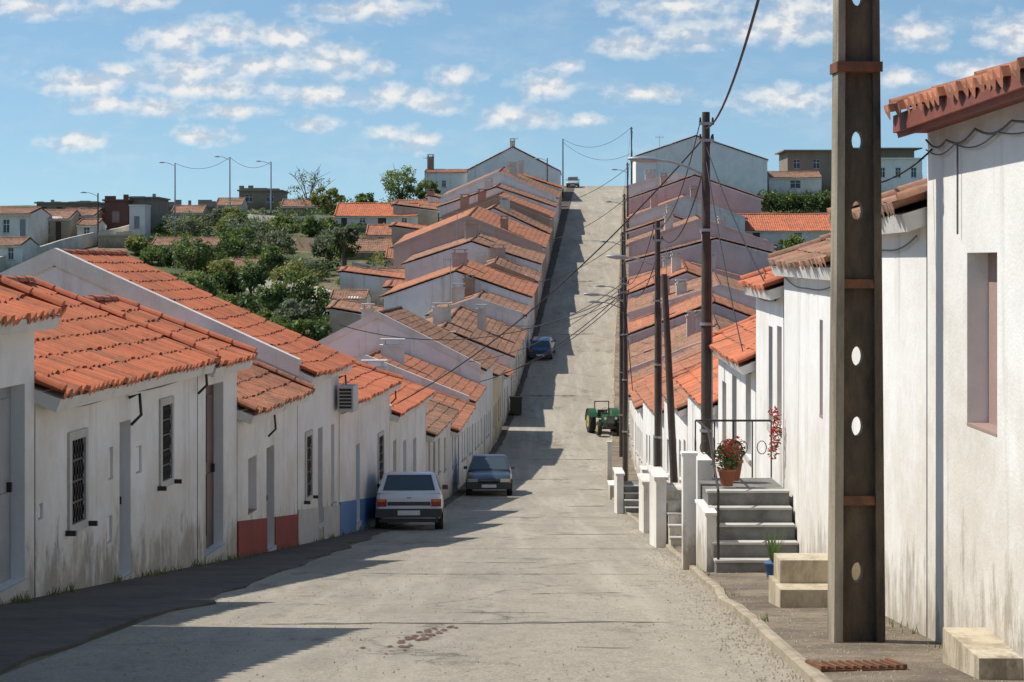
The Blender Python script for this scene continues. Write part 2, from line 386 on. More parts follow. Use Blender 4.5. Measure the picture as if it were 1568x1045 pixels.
def house(name, p0, p1, sign, eave, depth, rise, wm, rm, over=.28, ops=(), frac=.5, verge='white', samples=4, base=.5, chimney=None, fascia=None, plinth=None, vr=.07, tilt=0.0):
    hid[0] += 1; seed = hid[0]
    fr = Frame(p0, p1, sign); par = empty(name, (0, 0, 0))
    ins = .012; L = fr.L
    tz = lambda a: tilt*(a-L/2)
    w = MB(); zlow = eave-abs(tilt)*L/2
    facade(fr, w, zlow, ops, 0, base)
    if tilt > 0: w.poly([fr.P(0, 0, zlow), fr.P(L, 0, zlow), fr.P(L, 0, eave+tz(L))], 0)
    if tilt < 0: w.poly([fr.P(0, 0, zlow), fr.P(L, 0, zlow), fr.P(0, 0, eave+tz(0))], 0)
    rd = depth*frac; rz = eave+rise; bz = rz-rise*(1-frac)/frac; bd = depth
    for a in (ins, L-ins):
        pts = [0, -rd/2, -rd, -(rd+bd)/2, -bd]
        gs = [gz(fr.P(a, d, 0)) for d in pts]
        zb = min(gs)-base; tops = [z+tz(a) for z in (eave, (eave+rz)/2, rz, (rz+bz)/2, bz)]
        for i in range(4):
            d0 = pts[i]; d1 = pts[i+1]
            if d0 == 0: d0 = -.004
            w.poly([fr.P(a, d0, zb), fr.P(a, d1, zb), fr.P(a, d1, tops[i+1]), fr.P(a, d0, tops[i])], 0,
                   [(0, zb-gs[i]), (d1, zb-gs[i+1]), (d1, tops[i+1]-gs[i+1]), (0, tops[i]-gs[i])])
    zb = min(gz(fr.P(0, -bd, 0)), gz(fr.P(L, -bd, 0)))-base
    w.poly([fr.P(ins, -bd, zb), fr.P(L-ins, -bd, zb), fr.P(L-ins, -bd, bz+tz(L)), fr.P(ins, -bd, bz+tz(0))], 0)
    if not tilt: fr.box(w, ins, L-ins, .003, .07, eave-.10, eave-.0, 0)
    w.obj('walls', [wm], par)
    if ops:
        d = MB(); openings(fr, d, ops); d.obj('doors_and_windows', MATS_D, par)
    if plinth:
        pm, ph = plinth; d = MB(); n = max(1, int(L)); gaps = [(o[0]-.02, o[1]+.02) for o in ops if 'door' in o[4]]
        cuts = sorted({0.0, L, *[max(0, min(L, g)) for gg in gaps for g in gg], *[L*i/n for i in range(n+1)]})
        for a, b_ in zip(cuts, cuts[1:]):
            if b_-a < .01 or any(g0 < (a+b_)/2 < g1 for g0, g1 in gaps): continue
            g0 = gz(fr.P(a, 0, 0)); g1 = gz(fr.P(b_, 0, 0))
            d.hexa([fr.P(a, .002, g0-.3), fr.P(b_, .002, g1-.3), fr.P(b_, .02, g1-.3), fr.P(a, .02, g0-.3), fr.P(a, .002, g0+ph), fr.P(b_, .002, g1+ph), fr.P(b_, .02, g1+ph), fr.P(a, .02, g0+ph)], 0)
        d.obj('plinth', [pm], par)
    s_ = rise/rd; lift = .10
    r = MB()
    e0 = fr.P(0, over, eave+lift-over*s_+tz(0)); e1 = fr.P(L, over, eave+lift-over*s_+tz(L)); r1 = fr.P(L, -rd, rz+lift+tz(L)); r0 = fr.P(0, -rd, rz+lift+tz(0))
    roofplane(r, e0, e1, r1, r0, 0, samples=samples, seed=seed)
    if frac < .97:
        b0 = fr.P(0, -bd-over, bz+lift-over*s_+tz(0)); b1 = fr.P(L, -bd-over, bz+lift-over*s_+tz(L))
        roofplane(r, b0, b1, r1, r0, 0, samples=max(2, samples-1), row=.6, seed=seed+100)
    ridge_caps(r, r0+Vector((0, 0, .03)), r1+Vector((0, 0, .03)), 0, .09)
    if verge == 'tile':
        up = Vector((0, 0, .045))
        ridge_caps(r, e0+fr.t*.05+up, r0+fr.t*.05+up, 0, vr, .36); ridge_caps(r, e1-fr.t*.05+up, r1-fr.t*.05+up, 0, vr, .36)
        if frac < .97: ridge_caps(r, b0+fr.t*.05+up, r0+fr.t*.05+up, 0, vr, .36)
    r.obj('tiled_roof', [rm, W_white2 if not fascia else fascia], par)
    if verge == 'white':
        d = MB(1.2); T = .2
        for (A, B) in ((fr.P(0, .03, eave+lift+tz(0)), r0), (r0, fr.P(0, -bd, bz+lift+tz(0)))):
            A = Vector(A); B = Vector(B); lo = Vector((0, 0, -.2)); hi = Vector((0, 0, .13)); o = -fr.t*.03; t2 = fr.t*T
            d.hexa([A+lo+o, A+lo+t2, B+lo+t2, B+lo+o, A+hi+o, A+hi+t2, B+hi+t2, B+hi+o], 0)
        d.obj('verge_parapet', [wm], par)
    if fascia:
        d = MB(); fr.box(d, -.02, L+.0, over-.30, over-.02, eave-.16, eave-.02, 0); d.obj('fascia', [fascia], par)
    if chimney:
        for (a, dd, h, cw, cm) in chimney:
            d = MB(1.0); zc = rz-abs(dd+rd)*s_+tz(a)
            q = fr.P(a, dd, 0)
            d.box(q.x-cw/2, q.x+cw/2, q.y-.25, q.y+.25, zc-.6, zc+h, 0)
            d.box(q.x-cw/2-.06, q.x+cw/2+.06, q.y-.31, q.y+.31, zc+h+.001, zc+h+.09, 0)
            for s1 in (-1, 1): d.box(q.x+s1*cw*.35-.05, q.x+s1*cw*.35+.05, q.y-.25, q.y+.25, zc+h+.092, zc+h+.27, 0)
            d.box(q.x-cw/2-.04, q.x+cw/2+.04, q.y-.29, q.y+.29, zc+h+.272, zc+h+.34, 0)
            d.obj('chimney', [cm], par)
    return fr, par
def opsu(fr, lst):
    out = []
    for (u0, u1, vt, vb, kind) in lst:
        a, b_ = fr.a_of(u0), fr.a_of(u1)
        if a > b_: a, b_ = b_, a
        Y = fr.P((a+b_)/2, 0, 0).y
        z0, z1 = sz(vb, Y), sz(vt, Y)
        g = gz(fr.P((a+b_)/2, 0, 0))
        if 'door' in kind: z0 = max(z0, g+.08) if z0 < g+.4 else z0
        out.append((max(.1, a), min(fr.L-.1, b_), z0, z1, kind))
    return out
def lh(name, Y0, Y1, eave, depth, rise, wm=W_white, rm=T_new, ol=(), **k):
    p0, p1 = (LF(Y0), Y0), (LF(Y1), Y1); fr = Frame(p0, p1, 1)
    ops = opsu(fr, ol) if ol and abs(ol[0][1]) > 30 else list(ol)
    return house(name, p0, p1, 1, eave, depth, rise, wm, rm, ops=ops, **k)
def rh(name, Y0, Y1, eave, depth, rise, wm=W_white, rm=T_new, ol=(), **k):
    p0, p1 = (RF(Y0), Y0), (RF(Y1), Y1); fr = Frame(p0, p1, -1)
    ops = opsu(fr, ol) if ol and ol[0][0] > 30 else list(ol)
    return house(name, p0, p1, -1, eave, depth, rise, wm, rm, ops=ops, **k)
def auto(line, Y0, Y1, eave, rnd):
    L = math.hypot(line(Y1)-line(Y0), Y1-Y0); out = []; a = .7
    k = rnd.randint(0, 2)
    while a < L-1.2:
        Y = Y0+(Y1-Y0)*(a+.4)/L
        g = max(prof(Y-.5), prof(Y+.5))
        if k % 3 == 1:
            top = min(g+2.15, eave-.25)
            if top-g > 1.2: out.append((a, a+.85, g+.12, top, rnd.choice(['door_g', 'door_b', 'door_b', 'door_g'])))
            a += .85
        else:
            top = min(g+2.1, eave-.25)
            if top-(g+1.0) > .5: out.append((a, a+.75, g+1.0, top, rnd.choice(['win', 'shut', 'win'])))
            a += .75
        a += rnd.uniform(.9, 1.8); k += 1
    return out
# ---- left row, descending (first a taller house beside the viewpoint, whose shadow crosses the road)
house('two_storey_house', (-6.35, 7), (-5.5, 18.35), 1, 2.1, 6, 1.2, W_white, T_mid, over=.3, verge='tile', ops=[(2, 2.9, -2.2, -.1, 'door_b'), (5, 5.9, -1.9, -.6, 'win'), (8, 8.9, -1.9, -.6, 'win')])
lh('whitewashed_house', 18.4, 21.68, -.5, 5, 1.0, W_white, T_new, [(-8, 38, 592, 898, 'door_g')], over=.33, verge='tile', samples=8)
lh('whitewashed_house', 21.72, 29.4, -1.42, 5.0, 1.0, W_white, T_new,
   [(107, 128, 672, 800, 'grille'), (183, 200, 645, 890, 'door_g'), (166, 173, 685, 735, 'box'), (208, 217, 683, 725, 'box'), (246, 261, 620, 735, 'grille'), (164, 172, 790, 832, 'box'), (54, 66, 772, 797, 'box')], over=.31, verge='tile', samples=8)
lh('whitewashed_house', 29.45, 32.2, -1.5, 4.0, .75, W_white, T_new, [(315, 342, 588, 842, 'door_b')], over=.31, verge='tile', samples=8)
lh('whitewashed_house', 32.24, 37.75, -2.42, 3.6, .75, W_white, T_mid, [(380, 393, 700, 785, 'panel'), (408, 420, 684, 846, 'door_b')], over=.3, verge='tile', samples=7, plinth=(M_redp, .62))
lh('whitewashed_house', 37.8, 42.85, -2.1, 9.4, 2.12, W_white, T_new, [(468, 476, 668, 760, 'grille'), (487, 494, 655, 800, 'door_b'), (507, 512, 650, 770, 'shut')], over=.34, samples=7, plinth=(M_trim, .7))
lh('whitewashed_house', 42.9, 51.15, -3.05, 8, 1.3, W_white, T_new, [(545, 551, 680, 800, 'door_blue'), (579, 586, 668, 735, 'grille')], over=.34, samples=6, plinth=(M_blue, .75), verge='tile')
rn = random.Random(5)
for (a, b_, e, d, ri, wm, rm, vg, ch) in (
    (51.2, 60.3, -3.95, 7, 1.2, W_white, T_new, 'white', None),
    (60.4, 70, -5.3, 7, 1.3, W_white2, T_old, 'tile', None),
    (70.05, 81.9, -6.0, 7.4, 1.3, W_white, T_mid, 'tile', [(5, -3.2, .8, .9, W_white)]),
    (82, 91.9, -5.8, 8.5, 1.7, W_white, T_mid, 'white', [(4, -3.5, .7, 1.0, W_white)]),
    (92, 103.9, -5.0, 9.6, 2.45, W_white, T_old, 'white', [(7, -6, .7, .6, W_white)]),
    (104, 112.5, -6.0, 8, 1.6, W_cream, T_old, 'tile', None)):
    lh('whitewashed_house', a, b_, e, d, ri, wm, rm, auto(LF, a, b_, e, rn), verge=vg, chimney=ch)
# ---- left row, climbing (plots of unequal width, height and depth; the roofs climb with the street)
ed = [114, 120, 131.5, 138, 149.5, 156, 165, 177, 184, 197, 204, 215, 227]
wms = [W_white, W_white2, W_white2, W_white, W_brown, W_white2, W_pink, W_white2, W_brown, W_white2, W_white, W_pink]
RL = [T_mid, T_old, T_old, T_mid, T_old, T_old, T_mid, T_old, T_mid, T_old, T_old, T_mid]
for i, (a, b_) in enumerate(zip(ed, ed[1:])):
    e = prof((a+b_)/2)+3.1+rn.uniform(-.55, .5)
    d = rn.uniform(6.0, 12.5)
    ch = [(rn.uniform(2, 6), -rn.uniform(2, d-1), rn.uniform(.6, 1.4), rn.uniform(.5, 1.3), rn.choice([W_white2, W_brown, W_white2, W_pink])) for _ in range(rn.choice([1, 2, 2]))]
    lh('village_house', a+.03, b_-.03, e, d, d*.5*rn.uniform(.30, .48), wms[i], RL[i], auto(LF, a, b_, e-.5, rn), verge='tile' if i % 2 else 'white', samples=3, chimney=ch, tilt=rn.uniform(.04, .11) if a > 116 else 0)
    if rn.random() < .8:
        y0 = a+rn.uniform(.3, 2); dd = LF(a)-d-.3; w_ = rn.uniform(2.5, 5.5)
        g = ground(dd-w_/2, y0)
        house('rear_shed', (dd, y0), (dd, y0+rn.uniform(4, 6)), 1, max(g+2.2, e-1.6), w_, .6, rn.choice([W_white2, W_beige, W_white2]), rn.choice([T_mid, T_old, T_old]), frac=.96, verge='tile', samples=3, base=1.5, tilt=.08)
# ---- right row, descending
rh('whitewashed_house', 9.0, 16.2, 1.20, 7, 1.05, W_white, T_mid, [(1481, 1527, 387, 660, 'panel')], over=.30, verge='tile', samples=8, fascia=M_fascia)
rh('whitewashed_house', 16.25, 21.4, .42, 7, 1.15, W_white, T_old, [], over=.22, verge='tile', samples=8)
rh('whitewashed_house', 21.45, 29.1, -.03, 7, 1.2, W_white, T_old, [(1260, 1255, 490, 640, 'panel')], over=.22, verge='tile', samples=6)
rh('whitewashed_house', 29.2, 34.4, -.38, 7.5, 1.3, W_white, T_new, [(1197, 1190, 500, 655, 'shut'), (1183, 1177, 500, 650, 'door_b')], over=.26, verge='tile', samples=6)
rh('whitewashed_house', 34.5, 43.9, -1.75, 8, 1.75, W_white, T_new, [(1150, 1142, 560, 700, 'win'), (1128, 1121, 575, 740, 'door_b'), (1112, 1106, 585, 700, 'shut')], over=.3, verge='tile', samples=6, chimney=[(6, -4, .7, .6, W_white)])
for (a, b_, e, d, ri, wm, rm) in ((44, 53.9, -3.2, 7, 1.9, W_white, T_new), (54, 63.9, -4.0, 7, 1.5, W_white, T_mid), (64, 75.9, -4.9, 7.5, 1.5, W_white, T_mid),
    (76, 89.9, -5.6, 8, 1.8, W_white, T_mid), (90, 103.9, -6.1, 8, 1.8, W_white2, T_old)):
    rh('whitewashed_house', a, b_, e, d, ri, wm, rm, auto(RF, a, b_, e, rn), verge='tile')
ed = [104, 113, 124.5, 131, 140, 152, 158, 167, 180, 188, 203, 213, 232]
wms = [W_white2, W_white2, W_mauve, W_white2, W_mauve, W_mauve, W_mauve, W_mauve, W_mauve, W_white2, W_mauve, W_white]
RR = [T_mid, T_old, T_mid, T_old, T_mid, T_old, T_old, T_old, T_old, T_mid, T_old, T_old]
for i, (a, b_) in enumerate(zip(ed, ed[1:])):
    e = prof((a+b_)/2)+3.1+rn.uniform(-.5, .6); d = rn.uniform(8, 14)
    rh('village_house', a+.03, b_-.03, e, d, d*.5*rn.uniform(.26, .40), wms[i], RR[i], auto(RF, a, b_, e-.5, rn), verge='white' if i % 2 else 'tile', samples=3,
       chimney=[(rn.uniform(2, 6), -rn.uniform(2, 8), rn.uniform(.5, 1.2), .7, rn.choice([W_white2, W_mauve])) for _ in range(1+i % 2)], tilt=(rn.uniform(.05, .10) if a < 150 else rn.uniform(0.01, .05)) if a > 112 else 0)
def cam_house(name, u0, u1, Y, ve, depth, rise, wm, rm, ol=(), **k):
    p0, p1 = (sx(u0, Y), Y), (sx(u1, Y), Y); fr = Frame(p0, p1, 1)
    ops = []
    for (f0, f1, h0, h1, kind) in ol:
        g = gz(fr.P(fr.L*(f0+f1)/2, 0, 0)); e = sz(ve, Y)
        g = max(g, e-2.7)
        if min(g+h1, e-.2)-(g+h0) > .4: ops.append((fr.L*f0, fr.L*f1, g+h0, min(g+h1, e-.2), kind))
    k.setdefault('verge', 'tile'); k.setdefault('base', 1.5)
    return house(name, p0, p1, 1, sz(ve, Y), depth, rise, wm, rm, ops=ops, **k)
def gable_house(name, u0, u1, ua, Y0, Y1, ve, va, wm, rm, **k):
    x0, x1, xa = sx(u0, Y0), sx(u1, Y0), sx(ua, Y0)
    e = sz(ve, Y0)
    return house(name, (x1, Y0), (x1+.4, Y1), 1, e, x1-x0, sz(va, Y0)-e, wm, rm, frac=(x1-xa)/(x1-x0), base=1.5, verge='tile', samples=3, **k)
gable_house('hilltop_house', 716, 857, 785, 235, 246, 263, 226, W_white, T_mid, over=.1, chimney=[(1, -5.6, .8, .6, W_white2)])
cam_house('hilltop_annex', 650, 716, 236, 265, 6, .4, W_white, T_mid, [(.4, .5, 1.0, 1.8, 'win')], over=.1, samples=3, chimney=[(.6, -3, 1.6, .8, W_dark)])
gable_house('hilltop_barn', 974, 1175, 1066, 238, 252, 246, 209, W_white, T_old, over=.1)
cam_house('long_farmhouse', 512, 640, 205, 331, 8, 1.3, W_white, T_new, [(.08, .15, .2, 2.1, 'door_b'), (.3, .37, .9, 2.0, 'win'), (.52, .62, .2, 2.1, 'door_b'), (.8, .87, .9, 2.0, 'win')], samples=3)
cam_house('long_farmhouse', 600, 700, 214, 321, 8, 1.0, W_white, T_mid, [(.3, .4, .9, 2.0, 'win'), (.6, .67, .2, 2.1, 'door_g')], samples=3, chimney=[(4, -4, 1, .8, W_brown)])
cam_house('garden_house', 350, 412, 168, 413, 6, .9, W_white, T_old, [(.1, .25, .2, 1.9, 'door_g'), (.55, .75, .8, 1.7, 'win')], samples=3)
cam_house('garden_house', 560, 622, 193, 360, 5, .9, W_white2, T_mid, [(.3, .45, .2, 1.9, 'door_b'), (.6, .75, .9, 1.8, 'win')], samples=3)
cam_house('garden_house', 520, 600, 183, 384, 5, 1.0, W_beige, T_old, [(.2, .35, .9, 1.8, 'win')], samples=3)
cam_house('garden_house', 590, 660, 176, 396, 5, .9, W_white, T_mid, [(.5, .65, .9, 1.8, 'win')], samples=3)
cam_house('garden_house', 575, 650, 162, 430, 5, .9, W_white2, T_old, [(.2, .35, .9, 1.8, 'win')], samples=3)
cam_house('roadside_cottage', 1121, 1279, 190, 353, 7, 1.5, W_white, T_new, [(.2, .27, .1, 2.0, 'door_b'), (.6, .68, .9, 1.9, 'win')], samples=4)
cam_house('white_cottage', -40, 48, 188, 328, 8, .6, W_white2, T_old, [(.5, .62, .9, 2.2, 'win'), (.8, .9, .2, 2.2, 'door_g')], samples=3)
cam_house('white_cottage', -40, 34, 176, 376, 6, .6, W_white, T_old, [(.7, .82, .9, 2.2, 'win')], samples=3)
cam_house('ruined_house', 50, 108, 195, 335, 6, .8, W_beige, T_old, [(.3, .45, .9, 2.2, 'win'), (.6, .75, .2, 2.2, 'door_b')], samples=3)
cam_house('tiled_outbuilding', 92, 146, 199, 331, 6, .7, W_brown, T_old, [(.5, .7, .2, 2.2, 'door_b')], samples=3)
cam_house('white_outbuilding', 118, 150, 193, 345, 4, .5, W_white2, T_old, [(.3, .6, .8, 2.0, 'win')], samples=3)
cam_house('upper_cottage', 1178, 1258, 244, 272, 5, .7, W_white, T_old, [(.4, .6, .8, 1.8, 'win')], samples=3)
cam_house('white_shed', 505, 562, 148, 458, 4, .5, W_white2, T_old, [(.6, .75, .9, 1.8, 'win')], samples=3)
cam_house('brick_shed', 232, 362, 186, 376, 4, .6, W_brown, T_old, [(.3, .38, .2, 1.8, 'door_b')], samples=3)
cam_house('upper_shed', 430, 505, 226, 316, 4, .7, W_beige, T_old, [(.3, .4, .8, 1.7, 'win')], samples=3)
cam_house('upper_shed', 330, 372, 226, 314, 4, .7, W_white2, T_old, [(.3, .5, .8, 1.7, 'win')], samples=3)
cam_house('upper_shed', 262, 312, 216, 326, 4, .7, W_beige, T_old, [(.3, .5, .8, 1.7, 'win')], samples=3)
def flat_ruin(name, u0, u1, Y, vt, depth, wm, nw=3, ragged=True, seed=1, slab=.2, kind='win'):
    rnd = random.Random(seed); p0, p1 = (sx(u0, Y), Y), (sx(u1, Y), Y); fr = Frame(p0, p1, 1); zt = sz(vt, Y); g = gz(fr.P(fr.L/2, 0, 0))
    par = empty(name); w = MB(); ops = []
    for i in range(nw):
        a = fr.L*(i+.3)/nw; z0 = max(g+.9, zt-2.2); z1 = min(zt-.35, z0+1.2)
        if z1-z0 > .3: ops.append((a, a+min(1.2, fr.L/nw*.35), z0, z1, kind))
    facade(fr, w, zt, ops, 0, 1.5)
    for a in (.01, fr.L-.01): w.poly([fr.P(a, -.004, g-1.5), fr.P(a, -depth, g-1.5), fr.P(a, -depth, zt), fr.P(a, -.004, zt)], 0)
    w.poly([fr.P(0, -depth, g-1.5), fr.P(fr.L, -depth, g-1.5), fr.P(fr.L, -depth, zt), fr.P(0, -depth, zt)], 0)
    fr.box(w, -slab, fr.L+slab, -depth-.1, slab*1.5, zt+.002, zt+.16, 0)
    if ragged:
        a = 0; h0 = .2
        while a < fr.L-.3:
            ww = rnd.uniform(.25, 1.6); h0 = max(.05, min(.7, h0+rnd.uniform(-.3, .3)))
            fr.box(w, a, min(a+ww, fr.L), -.4, -.1, zt+.161, zt+.17+h0, 0); a += ww+rnd.choice([.003, .003, .8])
    w.obj('walls', [wm], par); d = MB(); openings(fr, d, ops); d.obj('windows', MATS_D, par)
flat_ruin('unfinished_building', 1206, 1296, 250, 232, 8, W_dark, 3, False, 3, .6)
flat_ruin('unfinished_building', 1290, 1400, 256, 229, 8, W_dark, 3, False, 4, .8)
flat_ruin('white_flat_house', 1340, 1412, 240, 244, 6, W_white, 3, False, 4)
flat_ruin('dark_red_garage', 160, 196, 202, 308, 7, W_darkred, 1, True, 5, .2, 'panel')
flat_ruin('stone_ruin', 198, 240, 204, 304, 7, W_dark, 1, True, 15, .2, 'door_b')
flat_ruin('grey_garage', 198, 222, 197, 316, 3, W_white2, 1, False, 6, .05, 'door_g')
flat_ruin('stone_ruin', 56, 150, 212, 312, 6, W_dark, 4, True, 7, .2, 'door_b')
flat_ruin('stone_ruin', 366, 430, 236, 293, 7, W_dark, 2, True, 8)
flat_ruin('stone_ruin', 236, 330, 224, 318, 5, W_dark, 3, True, 9)
flat_ruin('stone_ruin', 150, 200, 190, 362, 4, W_beige, 2, True, 12, .1, 'door_b')
def garden_wall(name, pts, h, mat, th=.2):
    d = MB(.9)
    for (a, b_) in zip(pts, pts[1:]):
        A = Vector((*a, 0)); B = Vector((*b_, 0)); n = max(1, int((B-A).length/2)); t = (B-A).normalized(); s = Vector((-t.y, t.x, 0))*th/2
        for i in range(n):
            p, q = A.lerp(B, i/n), A.lerp(B, (i+1)/n); g0, g1 = ground(p.x, p.y), ground(q.x, q.y)
            Z = Vector((0, 0, 1))
            r = [p-s+Z*(g0-.5), q-s+Z*(g1-.5), q+s+Z*(g1-.5), p+s+Z*(g0-.5), p-s+Z*(g0+h), q-s+Z*(g1+h), q+s+Z*(g1+h), p+s+Z*(g0+h)]
            d.hexa(r, 0)
    return d.obj(name, [mat])
def sp(u, Y): return (sx(u, Y), Y)
garden_wall('retaining_wall', [sp(-30, 172), sp(60, 182), sp(222, 204)], 1.3, W_white2)
garden_wall('garden_wall', [sp(370, 164), sp(460, 158), sp(540, 152)], 1.3, W_white2)
garden_wall('garden_wall', [sp(380, 212), sp(450, 208), sp(515, 210)], 1.2, W_white2)
garden_wall('garden_wall', [sp(430, 190), sp(520, 186), sp(560, 190)], 1.3, W_brown)
garden_wall('garden_wall', [sp(540, 172), sp(600, 170)], 1.2, W_white2)
garden_wall('garden_wall', [sp(1140, 205), sp(1300, 212)], 1.2, W_mauve)
garden_wall('garden_wall', [sp(1110, 175), sp(1240, 177)], 1.4, W_mauve)
# ------------------------------------------------------------------ terrain, road, pavements
def build_ground():
    ys = [-30, -20, -10]+list(range(-5, 290))+[300, 320, 350, 400, 500, 700, 1000, 1500, 2500, 4000]
    xs = [-4000, -2000, -900, -400, -200, -120, -90, -70]+[x*2 for x in range(-30, 31)]+[70, 90, 120, 200, 400, 900, 2000, 4000]
    rows = [[(x, y, ground(x, y)) for x in xs] for y in ys]
    d = MB(); d.grid(rows, 0, None, True); d.obj('ground', [M_earth])
build_ground()
d = MB(); rows = []
for y in range(-4, 262):
    a, b_ = LE(y)-.02, RE(y)+.02
    rows.append([(a+(b_-a)*i/10, y, prof(y)+.005) for i in range(11)])
d.grid(rows, 0, None, True); d.obj('road', [M_asph])
d = MB()
def crack(Y, x0, x1, wdt, seed, slope=0.0):
    n = 70; top = []
    for i in range(n+1):
        t = i/n; x = lerp(x0, x1, t); y = Y+slope*(x-x0)+.3*noise.noise(Vector((x*.6, seed, 0)))+.09*noise.noise(Vector((x*3, seed, 4)))
        w_ = wdt*(.25+1.3*abs(noise.noise(Vector((x*2, seed, 9)))))*min(1, t*6+.1, (1-t)*6+.1)
        top.append([(x, y-w_, prof(y-w_)+.010), (x, y+w_, prof(y+w_)+.010)])
    d.grid(top, 0, None, False)
crack(18.3, -2.3, 1.5, .10, 1, .02); crack(19.7, -.6, .4, .05, 2, .05); crack(27.5, -2.9, 2.2, .05, 3, -.05); crack(36.5, -1.8, 2.7, .08, 4, .04); crack(55, -.5, 3.1, .12, 5)
crack(82, -1.2, 2.7, .25, 6); crack(96, .6, 4.4, .3, 7); crack(124, .6, 4.2, .35, 8); crack(15.9, .5, 1.0, .03, 10); crack(44, .7, 2.6, .22, 11, .2); crack(63, 1.7, 3.1, .35, 12, .3); crack(75, 2.3, 3.6, .4, 13)
crack(146, 3.2, 6.0, .4, 14); crack(172, 5.0, 7.2, .5, 15); crack(199, 5.6, 9.4, .4, 16); crack(22.7, .2, 1.3, .05, 18, .15); crack(31, -.9, .6, .05, 19)
d.obj('tar_joints', [M_tar])
def strip(name, fa, fb, h, mat, y0=-4, y1=258):
    d = MB(); top = []; A = []; B = []
    for y in range(y0, y1):
        p = prof(y); a, b_ = fa(y), fb(y); top.append([(a, y, p+h), ((a+b_)/2, y, p+h+.01), (b_, y, p+h)]); A.append([(a, y, p-.05), (a, y, p+h)]); B.append([(b_, y, p+h), (b_, y, p-.05)])
    for r in (top, A, B): d.grid(r, 0, None, False)
    return d.obj(name, [mat])
wob = lambda y, s: .09*noise.noise(Vector((y*.45, s, 0)))+.06*noise.noise(Vector((y*1.7, s, 3)))
strip('sidewalk', lambda y: RE(y)+.11+wob(y, 1), lambda y: RF(y)+.05, .055, M_walk)
strip('kerb', lambda y: RE(y)+wob(y, 1), lambda y: RE(y)+.107+wob(y, 1), .068, M_kerb)
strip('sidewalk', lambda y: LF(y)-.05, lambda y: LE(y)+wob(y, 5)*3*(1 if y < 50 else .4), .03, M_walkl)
d = MB(); rg = random.Random(3)
for i in range(8500):
    y = 11+rg.random()**1.6*60
    k = i % 4
    if k == 0: x = rg.uniform(LE(y), RE(y)); z = prof(y)+.007
    elif k == 1: x = rg.uniform(RE(y)+.12, RF(y)-.1); z = prof(y)+.06
    else: x = RE(y)-abs(rg.gauss(0, .25))+.05; z = prof(y)+.007
    r = rg.uniform(.004, .014)
    p = [Vector((x+r*math.cos(a)*rg.uniform(.7, 1.2), y+r*math.sin(a), z)) for a in (0, 1.6, 3.1, 4.7)]
    t = Vector((x, y, z+r*rg.uniform(.6, 1.1)))
    for k in range(4): d.poly([p[k], p[(k+1) % 4], t], 0)
d.obj('gravel', [M_kerb])
def grass(name, spots, mats, h=(.08, .25), seed=1):
    rg = random.Random(seed); d = MB()
    for (x, y, n, r) in spots:
        g = ground(x, y)+.03
        for i in range(n):
            a = rg.uniform(0, 6.28); q = rg.random()*r; bx, by = x+q*math.cos(a), y+q*math.sin(a); hh = rg.uniform(*h); l = rg.uniform(-.5, .5)*hh; l2 = rg.uniform(-.5, .5)*hh
            d.poly([(bx-.006, by, g), (bx+.006, by, g), (bx+l, by+l2, g+hh)], rg.randrange(len(mats)))
    d.obj(name, mats)
spots = []
for i in range(80):
    y = 17+rg.random()*40; spots.append((LF(y)+.08, y, rg.randint(4, 16), .12))
for i in range(34):
    y = 14+rg.random()*30; spots.append((RF(y)-.06, y, rg.randint(4, 14), .1))
for i in range(20):
    y = 15+rg.random()*30; spots.append((RE(y)+.12, y, rg.randint(3, 9), .08))
grass('weeds', spots, [L_mid, L_yel], (.03, .13))
d = MB()
for i in range(60):
    y = 17.0+rg.gauss(0, .6); x = sx(655, 17.2)+(y-17.2)*.16+rg.gauss(0, .07); r = rg.uniform(.008, .036)*(1 if i % 3 else 1.5); n = 7; z = prof(y)+.013
    ring = [Vector((x+r*math.cos(k*6.28/n)*rg.uniform(.5, 1.2), y+r*1.3*math.sin(k*6.28/n), z)) for k in range(n)]
    for k in range(n): d.poly([ring[k], ring[(k+1) % n], (x, y, z+r*.2)], 0)
d.obj('dried_mud', [simple('mud', (.13, .07, .045), None, 20)])
